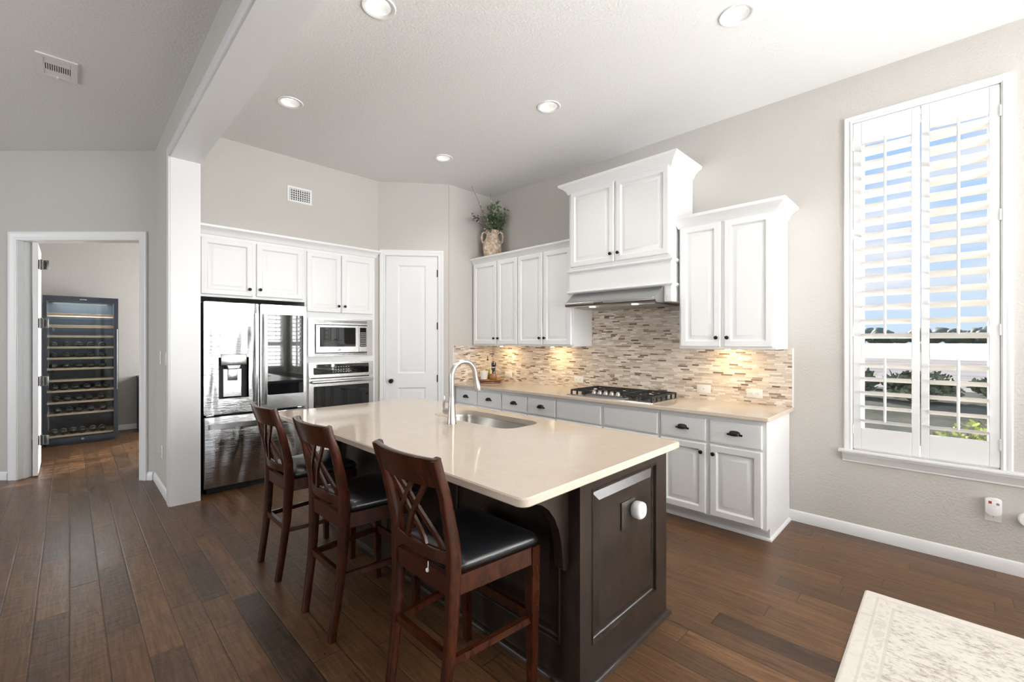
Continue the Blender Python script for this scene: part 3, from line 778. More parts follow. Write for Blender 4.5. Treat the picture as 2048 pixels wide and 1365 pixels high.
b = B().prism([(1.055, 1.198), (1.165, 1.198), (1.155, 1.168), (1.065, 1.168)], lambda a, z, y: (a, y, z), YF + .0, YF + .06); b.build('spout', 'white', dl, smooth=0)
b = B().box(1.07, 1.15, YF + .038, YF + .057, 1.05, 1.165, .005); b.build('paddle', 'steel', dl)
# right door with black glass
b = B(); b.holes(rrect(1.336, 1.776, .742, 1.797, .012, 4), [rrect(1.402, 1.748, .886, 1.70, .01, 4)], YF, YF + .065, lambda a, z, h: (a, h, z)); dr = b.build('right_door', 'steel', t, smooth=30)
b = B(); b.holes(rrect(1.402, 1.748, .886, 1.70, .01, 4), [], YF + .002, YF + .03, lambda a, z, h: (a, h, z)); plabel(b.build('glass_panel', 'blackglass', dr, smooth=30), 'black mirrored glass panel')
B().lathe([(.022, 0), (.022, -.0015), (0, -.0015)], (1.70, YF, 1.752), 'y', n=20).build('badge', 'chrome', dr)
for x, d in ((1.292, dl), (1.372, dr)):
    b = B(); pts = []; 
    for k in range(15):
        f = k / 14; z = .80 + .90 * f; off = .03 + .028 * math.sin(PI * f); pts.append((x, YF - off, z))
    b.bar(pts, .026, .022, up=(0, -1, 0)); b.box(x - .012, x + .012, YF - .035, YF + .002, .80, .83, .003); b.box(x - .012, x + .012, YF - .035, YF + .002, 1.67, 1.70, .003)
    b.build('handle', 'hoodsteel', d)
b = B(); b.box(.868, 1.776, YF, YF + .065, .058, .722, .010, 3); df = b.build('freezer_drawer', 'fridge', t)
b = B(); b.bar([(.90, YF - .03, .635), (.93, YF - .045, .635), (1.32, YF - .05, .635), (1.71, YF - .045, .635), (1.74, YF - .03, .635)], .045, .022, up=(0, -1, 0))
for x in (.92, 1.72): b.box(x - .012, x + .012, YF - .04, YF + .002, .618, .652, .003)
b.build('handle', 'steel', df)
for x in (.92, 1.72): B().box(x - .03, x + .03, YF + .01, YF + .05, .724, .74, .003).build('hinge', 'chrome', t)

# ------------------------------------------------------------------ microwave and oven
YC = Y2 - .022
t = thing('microwave', 'built-in stainless microwave with trim kit above the oven', 'microwave', (2.2, 5.1, 1.26))
b = B(); b.holes(rrect(1.829, 2.577, 1.262, 1.683, .004, 2), [rrect(1.895, 2.508, 1.290, 1.618, .003, 2)], YC, Y2 - .001, lambda a, z, h: (a, h, z)); b.build('trim_frame', 'steel', t, smooth=30)
B().box(1.87, 2.54, YC + .018, 5.4, 1.285, 1.655).build('cavity_body', 'black', t, smooth=0)
b = B()
for z0 in (1.637, 1.268):
    for k in range(3): b.box(1.90, 2.505, YC - .003, YC + .001, z0 + k * .010, z0 + k * .010 + .006)
b.build('vent_grille', 'black', t, smooth=0)
b = B(); b.holes(rrect(1.906, 2.397, 1.302, 1.607, .004, 2), [rrect(1.945, 2.36, 1.365, 1.585, .008, 3)], YC - .012, YC + .018, lambda a, z, h: (a, h, z)); dm = b.build('door', 'steel', t, smooth=30)
B().box(1.946, 2.359, YC - .009, YC + .012, 1.366, 1.584).build('window', 'blackglass', dm, smooth=0)
B().box(2.125, 2.185, YC - .0135, YC - .011, 1.322, 1.345, .001).build('badge', 'chrome', dm)
b = B().box(2.401, 2.502, YC - .012, YC + .018, 1.302, 1.607, .002); cp = b.build('control_panel', 'steel', t, smooth=0)
B().box(2.412, 2.492, YC - .0135, YC - .008, 1.362, 1.586, .001).build('keypad', 'blackglass', cp, smooth=0)
b = B()
for r in range(8):
    for c in range(4): b.box(2.418 + c * .018, 2.429 + c * .018, YC - .0145, YC - .013, 1.372 + r * .021, 1.384 + r * .021)
b.build('buttons', 'grey', cp, smooth=0)
t = thing('wall_oven', 'stainless built-in wall oven with black glass door', 'oven', (2.2, 5.1, .56))
B().box(1.865, 2.545, YC + .02, 5.45, .565, 1.165).build('cavity_body', 'black', t, smooth=0)
b = B(); b.holes(rrect(1.829, 2.577, 1.025, 1.19, .004, 2), [rrect(1.878, 2.523, 1.058, 1.172, .014, 4)], YC - .012, Y2 - .001, lambda a, z, h: (a, h, z)); cp = b.build('control_panel', 'steel', t, smooth=30)
B().box(1.88, 2.521, YC - .009, YC + .005, 1.06, 1.17).build('display', 'blackglass', cp, smooth=0)
b = B()
for r in range(3):
    for c in range(7): b.box(2.09 + c * .03, 2.104 + c * .03, YC - .0105, YC - .0085, 1.075 + r * .028, 1.085 + r * .028)
b.build('buttons', 'grey', cp, smooth=0)
b = B(); b.holes(rrect(1.829, 2.577, .57, 1.012, .006, 3), [rrect(1.878, 2.523, .62, .928, .012, 4)], YC - .016, Y2 - .001, lambda a, z, h: (a, h, z)); do = b.build('door', 'steel', t, smooth=30)
B().box(1.88, 2.521, YC - .012, YC + .008, .622, .926).build('window', 'blackglass', do, smooth=0)
b = B(); b.tube([(1.85, YC - .05, .978), (1.87, YC - .055, .978), (2.20, YC - .058, .978), (2.54, YC - .055, .978), (2.56, YC - .05, .978)], [(.010, .012), (.016, .014), (.016, .014), (.016, .014), (.010, .012)], 12)
for x in (1.89, 2.52): b.box(x - .012, x + .012, YC - .05, YC - .014, .968, .988, .002)
b.build('handle', 'steel', do)

# ------------------------------------------------------------------ base cabinets on the right wall
XB = 3.45; CT = .90
def base_cab(label, y0, y1, cols, pulls=True, right_end=False, false_front=False):
    t = thing('base_cabinet', label, 'cabinet', ((XB + XW) / 2, (y0 + y1) / 2, 0))
    b = B(); b.box(XB, XW - .003, y0, y1, .09, .868); b.box(XB + .075, XW - .003, y0, y1, 0, .09)
    b.build('body', 'cab', t, smooth=0)
    b = B(); path = [(XB + .075, y1), (XB + .075, y0)] + ([(XW - .003, y0)] if right_end else [])
    b.sweep(path, [(0, 0), (.016, 0), (.014, .010), (.006, .018), (0, .020)], lambda x, y, h: (x, y, h)); b.build('toe_trim', 'cab', t, smooth=30)
    for k, (d0, d1) in enumerate(cols):
        d = B().panel((XB, d0, .660), (0, -1, 0), (0, 0, 1), (-1, 0, 0), d0 - d1, .172, DP).build('false_front' if false_front else 'drawer', 'cab', t, smooth=25)
        if not false_front: cup_pull((XB - .02, (d0 + d1) / 2, .748), (0, -1, 0), (-1, 0, 0), d)
        d = B().panel((XB, d0, .105), (0, -1, 0), (0, 0, 1), (-1, 0, 0), d0 - d1, .538, RP).build('door', 'cab', t, smooth=25)
        cab_knob((XB - .02, d1 + .03 if k == 0 else d0 - .03, .578), (-1, 0, 0), d)
    return t
base_cab('white base cabinet in the corner, under the wooden tray', 3.578, Y1 - .003, [(4.405, 4.005), (3.988, 3.590)])
base_cab('white base cabinet left of the cooktop, second from the corner', 2.795, 3.576, [(3.570, 3.192), (3.174, 2.802)])
base_cab('white base cabinet with false fronts under the gas cooktop', 1.698, 2.793, [(2.782, 2.264), (2.232, 1.713)], false_front=True)
base_cab('white base cabinet at the window end of the counter', .905, 1.696, [(1.682, 1.319), (1.289, .932)], right_end=True)
# wall countertop
b = B(); out = [(XW - .002, Y1 - .002), (3.39, Y1 - .002), (3.39, .895)] + [(3.39 + .02 * (1 - math.cos(a)), .895 - .02 * math.sin(a)) for a in (PI / 6, PI / 3, PI / 2)] + [(XW - .002, .875)]
L = []
for i, z in ((.004, .868), (0, .872), (0, .896), (.004, CT)):
    L.append([(x + (i if x < 3.45 else 0), y + (i if y < .9 else 0), z) for x, y in out])
o = B().loft(L).build('countertop', 'quartz', smooth=30); tag(o, 'long beige quartz countertop on the white base cabinets along the wall', 'countertop')
# backsplash
b = B(); z0, z1 = CT, 1.368
b.box(XW - .008, XW, .885, Y1 - .0, z0, z1 - .001); b.box(XW - .008, XW, 1.66, 2.79, z1 - .001, 1.90)
struct(b.build('wall_backsplash', 'mosaic', smooth=0))
struct(B().box(3.405, XW, Y1 - .008, Y1, z0, z1 - .001).build('wall_backsplash_side', 'mosaic', smooth=0))
b = B(); b.box(XW - .010, XW, .874, .885, z0, z1 + .004); b.box(3.396, 3.405, Y1 - .010, Y1, z0, z1)
struct(b.build('trim_5', 'trim', smooth=0))
# under cabinet lights
for y, lab in ((4.06, 'corner'), (3.22, 'cabinet beside the hood'), (1.32, 'cabinet beside the window')):
    t = thing('under_cabinet_light', 'small warm puck light under the %s' % ('corner wall cabinet' if lab == 'corner' else 'wall ' + lab), 'light', (3.90, y, 1.357), 0, 'under-cabinet puck lights')
    B().lathe([(.035, 0), (.035, .0125), (0, .0125)], (3.90, y, 1.357), n=20).build('housing', 'chrome', t)
    B().lathe([(.027, -.001), (.027, .002), (0, .002)], (3.90, y, 1.3565), n=20).build('lens', 'puck', t)
    light('AREA', 'puck_lamp', (3.90, y, 1.354), 1.9, (1, .78, .42), (.25, 0, -1), shape='DISK', size=.05)

# outlets
def duplex(t, fn, wd, hd, horizontal, mat='plastic', kind='duplex'):
    """fn(a,d,z) local centred, d out of wall"""
    def bx(name, m, a0, a1, d0, d1, z0, z1, bev=0, parent=None):
        g = B().box(a0, a1, d0, d1, z0, z1, bev).bm
        for v in g.verts: v.co = Vector(fn(*v.co))
        o = B(); o.add(g); return o.build(name, m, parent or t)
    pl = bx('cover_plate', mat, -wd / 2, wd / 2, 0.0005, .006, -hd / 2, hd / 2, .002)
    if kind == 'duplex':
        for s in (-1, 1):
            c = (s * wd * .19, 0) if horizontal else (0, s * hd * .19)
            r = bx('receptacle', mat, c[0] - .016, c[0] + .016, .005, .0078, c[1] - .016, c[1] + .016, .001)
            b = B()
            for q in ((-.006, .005), (.006, .005), (0, -.008)):
                qq = (c[0] + q[1], c[1] + q[0]) if horizontal else (c[0] + q[0], c[1] + q[1])
                ww, hh = (.004, .0012) if horizontal and q[1] > 0 else (.0012, .004) if q[1] > 0 else (.0022, .0022)
                g = B().box(qq[0] - ww, qq[0] + ww, .0075, .0082, qq[1] - hh, qq[1] + hh).bm
                for v in g.verts: v.co = Vector(fn(*v.co))
                b.add(g)
            b.build('slots', 'slot', r, smooth=0)
    elif kind == 'switch':
        r = bx('rocker', mat, -.016, .016, .005, .010, -.033, .033, .002)
    elif kind == 'blank':
        bx('screw', 'slot', -.003, .003, .005, .0065, -.003, .003)
    return t
for y, z, kind, lab in ((4.095, .993, 'blank', 'small plain outlet plate in the corner beside the wooden tray'), (2.968, .997, 'duplex', 'white horizontal outlet on the mosaic just left of the cooktop'), (1.577, .996, 'blank', 'white blank wall plate on the mosaic right of the cooktop'), (1.157, .989, 'duplex', 'white horizontal outlet on the mosaic nearest the window')):
    t = thing('outlet_plate', lab, 'outlet', (XW - .008, y, z - .037), 0, 'backsplash wall plates')
    duplex(t, lambda a, d, zz, y=y, z=z: (XW - .008 - d, y - a, z + zz), .124, .074, True, kind=kind)
for y, lab in ((5.36, 'white light switch on the hall side wall, farther from the pillar'), (5.02, 'white light switch on the hall side wall, nearer the pillar')):
    t = thing('light_switch', lab, 'switch', (.62, y, 1.205), 0, 'hall light switches')
    duplex(t, lambda a, d, zz, y=y: (.62 - d, y + a, 1.267 + zz), .075, .122, False, kind='switch')
t = thing('outlet_plate', 'low white outlet near the floor on the hall side wall', 'outlet', (.62, 5.27, .32)); duplex(t, lambda a, d, zz: (.62 - d, 5.27 + a, .38 + zz), .072, .12, False)

# ------------------------------------------------------------------ cooktop
t = thing('gas_cooktop', 'stainless five-burner gas cooktop with black grates on the counter', 'cooktop', (3.75, 2.22, CT))
CX0, CX1, CY0, CY1 = 3.455, 3.985, 1.765, 2.675
b = B(); L = []
for i, z in ((0, CT), (0, CT + .006), (.012, CT + .010), (.02, CT + .009)):
    L.append([(x, y, z) for x, y in rrect(CX0 + i, CX1 - i, CY0 + i, CY1 - i, .012, 3)])
b.loft(L); b.build('surface', 'steel', t, smooth=30)
b = B().prism([(2.03, 0), (2.06, .020), (2.09, .024), (2.41, .024), (2.44, .020), (2.47, 0)], lambda y, z, x: (x, y, CT + .008 + z), 3.475, 3.58); b.build('control_hump', 'steel', t, smooth=30)
for k in range(5):
    y = 2.388 - k * .0645; x = 3.512
    b = B().lathe([(.021, .030), (.023, .034), (.019, .052), (.016, .056), (0, .056)], (x, y, CT), n=18); b.box(x - .020, x + .020, y - .0055, y + .0055, CT + .05, CT + .066, .002); b.build('knob', 'nickel', t)
for (x, y, r) in ((3.62, 2.54, .04), (3.86, 2.54, .045), (3.78, 2.22, .06), (3.62, 1.90, .045), (3.86, 1.90, .04)):
    B().lathe([(r + .015, CT + .008), (r + .012, CT + .018), (r, CT + .020), (r, CT + .030), (r * .8, CT + .034), (0, CT + .034)], (x, y, 0), n=20).build('burner', 'iron', t)
def grate(y0, y1, x0, x1):
    b = B(); zt = CT + .048; w, h = .011, .014
    nx = 5
    for (p, q) in (((x0, y0), (x1, y0)), ((x1, y0), (x1, y1)), ((x1, y1), (x0, y1)), ((x0, y1), (x0, y0))): b.bar([(*p, zt), (*q, zt)], w, h)
    for k in range(1, 4):
        xx = x0 + (x1 - x0) * k / 4
        b.bar([(xx, y0, zt), (xx, y0 + (y1 - y0) * .36, zt)], w, h); b.bar([(xx, y1, zt), (xx, y1 - (y1 - y0) * .36, zt)], w, h)
    ym = (y0 + y1) / 2; b.bar([(x0, ym, zt), (x0 + (x1 - x0) * .4, ym, zt)], w, h); b.bar([(x1, ym, zt), (x1 - (x1 - x0) * .4, ym, zt)], w, h)
    n = 5
    for k in range(n + 1):
        xx = x0 + (x1 - x0) * k / n
        for y in (y0, y1): b.box(xx - .007, xx + .007, y - .008, y + .008, CT + .008, CT + .052, .002, 1)
    return b.build('grate', 'iron', t, smooth=0)
grate(2.385, 2.645, 3.50, 3.96); grate(2.09, 2.365, 3.61, 3.96); grate(1.795, 2.07, 3.50, 3.96)

# ------------------------------------------------------------------ island
IX0, IX1, IY0, IY1 = 1.445, 2.205, 1.05, 3.42
t = thing('kitchen_island', 'dark espresso kitchen island base with paneled sides', 'island', ((IX0 + IX1) / 2, (IY0 + IY1) / 2, 0))
b = B(); T_ = .02; zt = .874
b.box(IX0 + T_, IX1 - .02, IY0 + T_, IY0 + 1.0, 0, .62); b.box(IX0 + T_, IX1 - .02, IY0 + 1.0, IY1 - .02, 0, .62)
b.box(IX0 + T_, IX0 + .15, IY0 + T_, IY1 - .02, .62, zt); b.box(IX1 - .05, IX1 - .02, IY0 + T_, IY1 - .02, .62, zt); b.box(IX0 + .15, IX1 - .05, IY0 + T_, IY0 + .5, .62, zt); b.box(IX0 + .15, IX1 - .05, 2.9, IY1 - .02, .62, zt)
b.build('body', 'espresso', t, smooth=0)
IP = [(0, 0), (.005, .005), (.010, .004), (.014, -.010), (.018, -.013), (.024, -.013), (.060, -.001), (.064, -.001)]
def wain(b, fn, u0, u1, z0, z1, pans):
    us = sorted({u0, u1, *[p[0] for p in pans], *[p[1] for p in pans]})
    for a, c in zip(us, us[1:]):
        m = (a + c) / 2; inp = [p for p in pans if p[0] < m < p[1]]
        cells = [(z0, z1)] if not inp else [(z0, inp[0][2]), (inp[0][3], z1)]
        for za, zb in cells: b.loft([[fn(a, 0, za), fn(c, 0, za), fn(c, 0, zb), fn(a, 0, zb)]], False, True)
    for p in pans:
        b.loft([[fn(x, d, z) for x, z in ((p[0] + i, p[2] + i), (p[1] - i, p[2] + i), (p[1] - i, p[3] - i), (p[0] + i, p[3] - i))] for i, d in IP], False, True)
    r = [(u0, z0), (u1, z0), (u1, z1), (u0, z1)]
    b.loft([[fn(a, 0, z) for a, z in r], [fn(a, -T_, z) for a, z in r]], False, True)
b = B(); wain(b, lambda a, d, z: (a, IY0 - d, z), IX0, IX1, 0, zt, [(1.524, 2.095, .162, .815)]); b.build('end_panel', 'espresso', t, smooth=0)
b = B(); wain(b, lambda a, d, z: (IX0 - d, a, z), IY0 + T_, IY1, 0, zt, [(1.15, 1.85, .162, .815), (1.93, 2.58, .162, .815), (2.66, 3.34, .162, .815)]); b.build('seating_panel', 'espresso', t, smooth=0)
b = B(); wain(b, lambda a, d, z: (IX1 + d - .0, a, z), IY0 + T_, IY1, .09, zt, [(1.12, 1.66, .12, .84), (1.70, 2.22, .12, .84), (2.26, 2.78, .12, .84), (2.82, 3.36, .12, .84)]); b.build('working_side', 'espresso', t, smooth=0)
b = B(); b.sweep([(IX0, IY1), (IX0, IY0), (IX1, IY0), (IX1, IY0 + .06)], [(0, 0), (.022, 0), (.020, .012), (.012, .020), (0, .024)], lambda x, y, h: (x, y, h)) 
b.build('shoe_molding', 'espresso', t, smooth=40)
def corbel(y):
    pr = [(IX0, zt), (1.212, zt), (1.212, .838), (1.222, .823), (1.245, .812), (1.28, .797), (1.32, .768), (1.355, .725), (1.382, .67), (1.398, .61), (1.405, .55), (1.408, .505), (1.425, .492), (IX0, .497)]
    b = B().prism(pr, lambda x, z, yy: (x, yy, z), y, y + .045); return b.build('corbel', 'espresso', t, smooth=40)
corbel(1.107); corbel(3.26)
# island top with sink cutout
TX0, TX1, TY0, TY1 = 1.045, 2.245, .985, 3.485
sinkhole = rrect(1.80, 2.125, 1.83, 2.62, .10, 8)
b = B(); outer = rrect(TX0, TX1, TY0, TY1, .035, 5)
L = []
for i, z in ((.005, .876), (0, .881), (0, .905), (.005, .910)): L.append([(x, y, z) for x, y in rrect(TX0 + i, TX1 - i, TY0 + i, TY1 - i, .035, 5)])
b.loft(L, False, False); b.loft([[(x, y, z) for x, y in sinkhole] for z in (.876, .910)], False, False)
inn = rrect(TX0 + .005, TX1 - .005, TY0 + .005, TY1 - .005, .035, 5)
b.holes(inn, [sinkhole], .910, None); b.holes(inn, [sinkhole], .876, None)
o = b.build('island_countertop', 'quartz', smooth=30); tag(o, 'large beige quartz slab topping the dark island', 'countertop')
# sink
t = thing('sink', 'undermount stainless sink set in the island countertop', 'sink', (1.96, 2.225, .66))
b = B(); L = []
for i, z in ((-.02, .8755), (.0, .8755), (.002, .86), (.006, .72), (.02, .69), (.05, .675), (.09, .672)):
    L.append([(x, y, z) for x, y in rrect(1.80 + i, 2.125 - i, 1.83 + i, 2.62 - i, max(.10 - i * .3, .03), 8)])
b.loft(L, False, True); b.build('bowl', 'sink', t, smooth=50, recalc=True)
B().lathe([(.045, .673), (.042, .676), (.03, .675), (0, .675)], (1.96, 2.225, 0), n=20).build('drain', 'chrome', t)
# faucet
t = thing('faucet', 'brushed nickel gooseneck pull-down faucet beside the island sink', 'faucet', (1.70, 2.225, .91))
fx, fy = 1.70, 2.225
B().lathe([(.030, .9105), (.030, .914), (.0285, .918), (.026, .95), (.022, 1.0), (.019, 1.05), (.0175, 1.075), (.0175, 1.078)], (fx, fy, 0), n=24).build('body', 'nickel', t)
pts = [(fx, fy, 1.078), (fx, fy, 1.20)] + [(fx + .097 - .097 * math.cos(a), fy, 1.205 + .092 * math.sin(a)) for a in [math.radians(k * 12) for k in range(0, 15)]]
pts.append((fx + .200, fy, 1.17))
B().tube(pts, .0165, 16, up=(0, 1, 0)).build('spout', 'nickel', t)
B().tube([(fx + .196, fy, 1.19), (fx + .201, fy, 1.175), (fx + .209, fy, 1.14), (fx + .216, fy, 1.105), (fx + .217, fy, 1.10)], [.017, .018, .024, .029, .027], 18, up=(0, 1, 0)).build('spray_head', 'nickel', t)
b = B(); b.tube([(fx, fy, .982), (fx, fy + .05, .982), (fx, fy + .068, .982), (fx, fy + .078, .984)], [.022, .022, .021, .016], 16, up=(0, 0, 1))
b.tube([(fx, fy + .066, .975), (fx - .001, fy + .085, .99), (fx - .002, fy + .083, 1.02), (fx - .002, fy + .074, 1.05), (fx - .002, fy + .076, 1.075)], [(.006, .012), (.006, .011), (.005, .010), (.005, .009), (.003, .006)], 12, up=(0, 1, 0))
b.build('handle', 'nickel', t)

# outlet and plug-in on the island end panel
t = thing('outlet_plate', 'dark metal outlet plate on the end panel of the island', 'outlet', (1.815, IY0, .565)); duplex(t, lambda a, d, zz: (1.815 + a, IY0 + .0008 - d, .632 + zz), .118, .128, True, mat=simple('bronze_plate', (.10, .085, .075), .3, .8))
t = thing('plug_in_diffuser', 'round white plug-in device stuck in the island end outlet', 'plug', (1.862, IY0 - .05, .60))
b = B(); L = []
for k, (r, d) in enumerate(((.030, .004), (.036, .010), (.038, .022), (.038, .040), (.035, .050), (.028, .055), (.012, .056))):
    L.append([(1.862 + r * 1.04 * math.copysign(abs(math.cos(a)) ** .8, math.cos(a)), IY0 - d, .645 + r * 1.02 * math.copysign(abs(math.sin(a)) ** .8, math.sin(a))) for a in [2 * PI * i / 24 for i in range(24)]])
b.loft(L).build('shell', 'white', t, smooth=50)
B().lathe([(.012, -.0555), (.012, -.058), (.010, -.0585), (0, -.0585)], (1.862, IY0, .645), 'y', n=18).build('button', 'plastic', t)

# ------------------------------------------------------------------ counter stools
def make_stool(label, loc):
    t = thing('counter_stool', label, 'stool', (0, 0, 0), 0, 'mahogany counter stools along the island')
    zs = [0, .10, .22, .36, .50, .60, .70, .80, .90, .98, 1.03]
    def px(z):
        P = [(0, -.052), (.2, -.022), (.4, -.002), (.58, .004), (.70, 0), (.85, -.030), (1.03, -.085)]
        for (a, p), (c, q) in zip(P, P[1:]):
            if z <= c:
                f = (z - a) / (c - a); f = f * f * (3 - 2 * f) * .35 + f * .65; return p + (q - p) * f
        return P[-1][1]
    def py(z): return .166 + (.196 - .166) * min(z / 1.0, 1)
    def th(z): return .034 + .016 * math.exp(-((z - .58) / .26) ** 2)
    for s in (1, -1):
        b = B(); pts = [(px(z), s * py(z), z) for z in zs]
        sect = [(-.5, -.38), (-.38, -.5), (.38, -.5), (.5, -.38), (.5, .38), (.38, .5), (-.38, .5), (-.5, .38)]
        b.tube(pts, [(th(z), .032) for z in zs], sect=sect, up=(1, 0, 0)); b.build('back_post', 'stool', t, smooth=50)
    for s in (1, -1):
        b = B(); b.bar([(.385, s * .215, .595), (.385, s * .214, .40), (.388, s * .208, 0)], [.042, .042, .030], [.042, .042, .030], up=(1, 0, 0)); b.build('front_leg', 'stool', t, smooth=0)
    bow = .032
    def curve(z, y): return px(z) - bow * (1 - (y / .2) ** 2)
    def rail(name, z0, z1, thk, ext):
        b = B(); L = []
        for k in range(17):
            y = -ext + 2 * ext * k / 16; x0, x1 = curve(z0, y), curve(z1, y)
            L.append([(x0 - thk / 2, y, z0), (x0 + thk / 2, y, z0), (x1 + thk / 2, y, z1 - .003), (x1 + thk / 2 - .004, y, z1), (x1 - thk / 2 + .004, y, z1), (x1 - thk / 2, y, z1 - .003)])
        b.loft(L); return b.build(name, 'stool', t, smooth=50)
    rail('top_rail', .925, 1.032, .024, .205); rail('lower_back_rail', .640, .684, .022, .178)
    zA, zB = .932, .678
    for y0, y1 in ((.13, -.055), (.062, -.142), (-.13, .055), (-.062, .142)):
        b = B(); pts = []
        off = .004 if y0 > 0 else -.004
        for k in range(11):
            f = k / 10; g = 1 - (1 - f) ** 1.25; z = zA + (zB - zA) * f; y = y0 + (y1 - y0) * g
            pts.append((curve(z, y) + off, y, z))
        b.bar(pts, .020, .011, up=(1, 0, 0)); b.build('back_slat', 'stool', t, smooth=40)
    # seat frame
    b = B(); b.bar([(.0, -.175, .56), (.0, .175, .56)], .024, .07, up=(0, 0, 1)); b.bar([(.385, -.20, .56), (.385, .20, .56)], .024, .07, up=(0, 0, 1))
    for s in (1, -1): b.bar([(.02, s * .180, .56), (.37, s * .218, .56)], .024, .07, up=(0, 0, 1))
    b.build('seat_frame', 'stool', t, smooth=0)
    b = B(); L = []
    def trap(i, z):
        p = [(.022 + i, -.185 + i), (.412 - i, -.236 + i), (.412 - i, .236 - i), (.022 + i, .185 - i)]; out = []
        r = max(.03, .045 - i * .2)
        for k in range(4):
            a, c, d_ = Vector(p[k - 1]), Vector(p[k]), Vector(p[(k + 1) % 4]); u = (a - c).normalized() * r; w = (d_ - c).normalized() * r
            for q in range(6):
                f = q / 5; out.append((*(c + u * (1 - f) ** 2 + w * f ** 2), z))
        return out
    for i, z in ((.008, .595), (0, .602), (-.004, .618), (.004, .634), (.025, .646), (.07, .653), (.12, .655)): L.append(trap(i, z))
    b.loft(L); b.build('seat', 'leather', t, smooth=60)
    for nm, p, q, zz in (('stretcher', (-.012, -.172), (-.012, .172), .31),): 
        b = B(); b.bar([(*p, zz), (*q, zz)], .020, .032); b.build(nm, 'stool', t, smooth=0)
    b = B(); b.bar([(.386, -.20, .30), (.386, .20, .30)], .020, .040); b.build('foot_rest', 'stool', t, smooth=0)
    for s in (1, -1):
        b = B(); b.bar([(-.01, s * .176, .295), (.385, s * .211, .295)], .022, .026); b.build('stretcher', 'stool', t, smooth=0)
    for f in (1, -1):
        b = B(); b.lathe([(.010, 0), (.010, .004), (0, .004)], (px(0), f * .166, -.001), n=10)
    t.location = loc; return t
st = make_stool('nearest dark wood counter stool, closest to the island end panel', (.953, 1.425, 0))
dup(st, (.928, 2.245, 0), 'middle dark wood counter stool of the three along the island')
dup(st, (.925, 2.995, 0), 'farthest dark wood counter stool, closest to the refrigerator')

b = B(); b.box(-.016, -.0135, -.056, -.053, .585, .612); b.box(-.022, -.0135, -.060, -.048, .574, .586, .002)
plabel(b.build('care_tag', 'white', st, smooth=0), 'small torn white tag hanging off the seat frame')
# ------------------------------------------------------------------ recessed lights and vents
labs = ['recessed ceiling light nearest the header, at the top of the picture', 'recessed ceiling light nearest the window, at the upper right', 'recessed ceiling light nearest the refrigerator, beside the header', 'recessed ceiling light above the island, in front of the hood cabinet', 'recessed ceiling light nearest the pantry door and greenery']
for (x, y), lab in zip(LIGHTS, labs):
    t = thing('recessed_light', lab, 'ceiling light', (x, y, CEIL), 0, 'recessed kitchen ceiling lights')
    B().lathe([(.070, 0), (.078, -.006), (.094, -.006), (.098, 0), (.098, .001), (.070, .001)], (x, y, CEIL), n=32, cap0=False, cap1=False).build('trim_ring', 'white', t, smooth=40)
    B().lathe([(.077, -.002), (.056, .055)], (x, y, CEIL), n=32, cap0=False, cap1=False).build('baffle', 'white', t, recalc=False)
    B().lathe([(.057, .054), (.057, .060), (0, .060)], (x, y, CEIL), n=32, cap0=True).build('lens', 'lens', t)
    light('SPOT', 'ceiling_lamp', (x, y, CEIL - .012), 26, (1, .95, .88), (0, 0, -1), spot_size=math.radians(125), spot_blend=.9, shadow_soft_size=.05)
t = thing('ceiling_vent', 'white square air vent on the great room ceiling', 'vent', (-.055, 4.51, CEIL - .012))
b = B(); b.holes([(-.165, 4.352), (.042, 4.352), (.042, 4.692), (-.165, 4.692)], [[(-.128, 4.388), (.006, 4.388), (.006, 4.658), (-.128, 4.658)]], CEIL - .010, CEIL - .0005); b.build('frame', 'plastic', t, smooth=0)
B().box(-.128, .006, 4.388, 4.658, CEIL - .002, CEIL - .0008).build('backing', 'darkgap', t, smooth=0)
b = B()
for k in range(12): b.box(-.128 + k * .01125, -.122 + k * .01125, 4.484, 4.580, CEIL - .009, CEIL - .0025)
for k in range(7): b.box(-.127, .005, 4.390 + k * .0125, 4.399 + k * .0125, CEIL - .0085, CEIL - .0025)
b.box(-.127, .005, 4.580, 4.657, CEIL - .008, CEIL - .0025)
b.build('slats', 'plastic', t, smooth=0)
B().box(-.066, -.056, 4.66, 4.70, CEIL - .018, CEIL - .010, .002).build('lever', 'plastic', t)
t = thing('wall_vent', 'white rectangular air vent on the wall above the fridge cabinets', 'vent', (1.745, Y2, 2.905))
VX0, VX1, VZ0, VZ1 = 1.62, 1.87, 2.912, 3.078
b = B(); b.holes([(VX0, VZ0), (VX1, VZ0), (VX1, VZ1), (VX0, VZ1)], [[(VX0 + .022, VZ0 + .022), (VX1 - .022, VZ0 + .022), (VX1 - .022, VZ1 - .022), (VX0 + .022, VZ1 - .022)]], Y2 - .010, Y2 - .001, lambda a, z, h: (a, h, z)); b.build('frame', 'trim', t, smooth=0)
B().box(VX0 + .022, VX1 - .022, Y2 - .003, Y2 - .0012, VZ0 + .022, VZ1 - .022).build('backing', 'black', t, smooth=0)
b = B()
for k in range(9): b.box(VX0 + .028 + k * .0225, VX0 + .036 + k * .0225, Y2 - .011, Y2 - .003, VZ0 + .022, VZ1 - .022)
for k in range(5): b.box(VX0 + .022, VX1 - .022, Y2 - .007, Y2 - .003, VZ0 + .036 + k * .024, VZ0 + .042 + k * .024)
b.build('slats', 'trim', t, smooth=0)

# ------------------------------------------------------------------ rug
b = B(); RX0, RX1, RY0, RY1 = .9, 3.205, -2.3, .336
L = []
for i, z in ((0, 0), (-.002, .005), (.002, .010), (.012, .012)): L.append([(x, y, z) for x, y in rrect(RX0 + i, RX1 - i, RY0 + i, RY1 - i, .012, 3)])
o = b.loft(L).build('area_rug', 'rug', smooth=40); tag(o, 'pale distressed patterned rug on the floor below the window', 'rug')

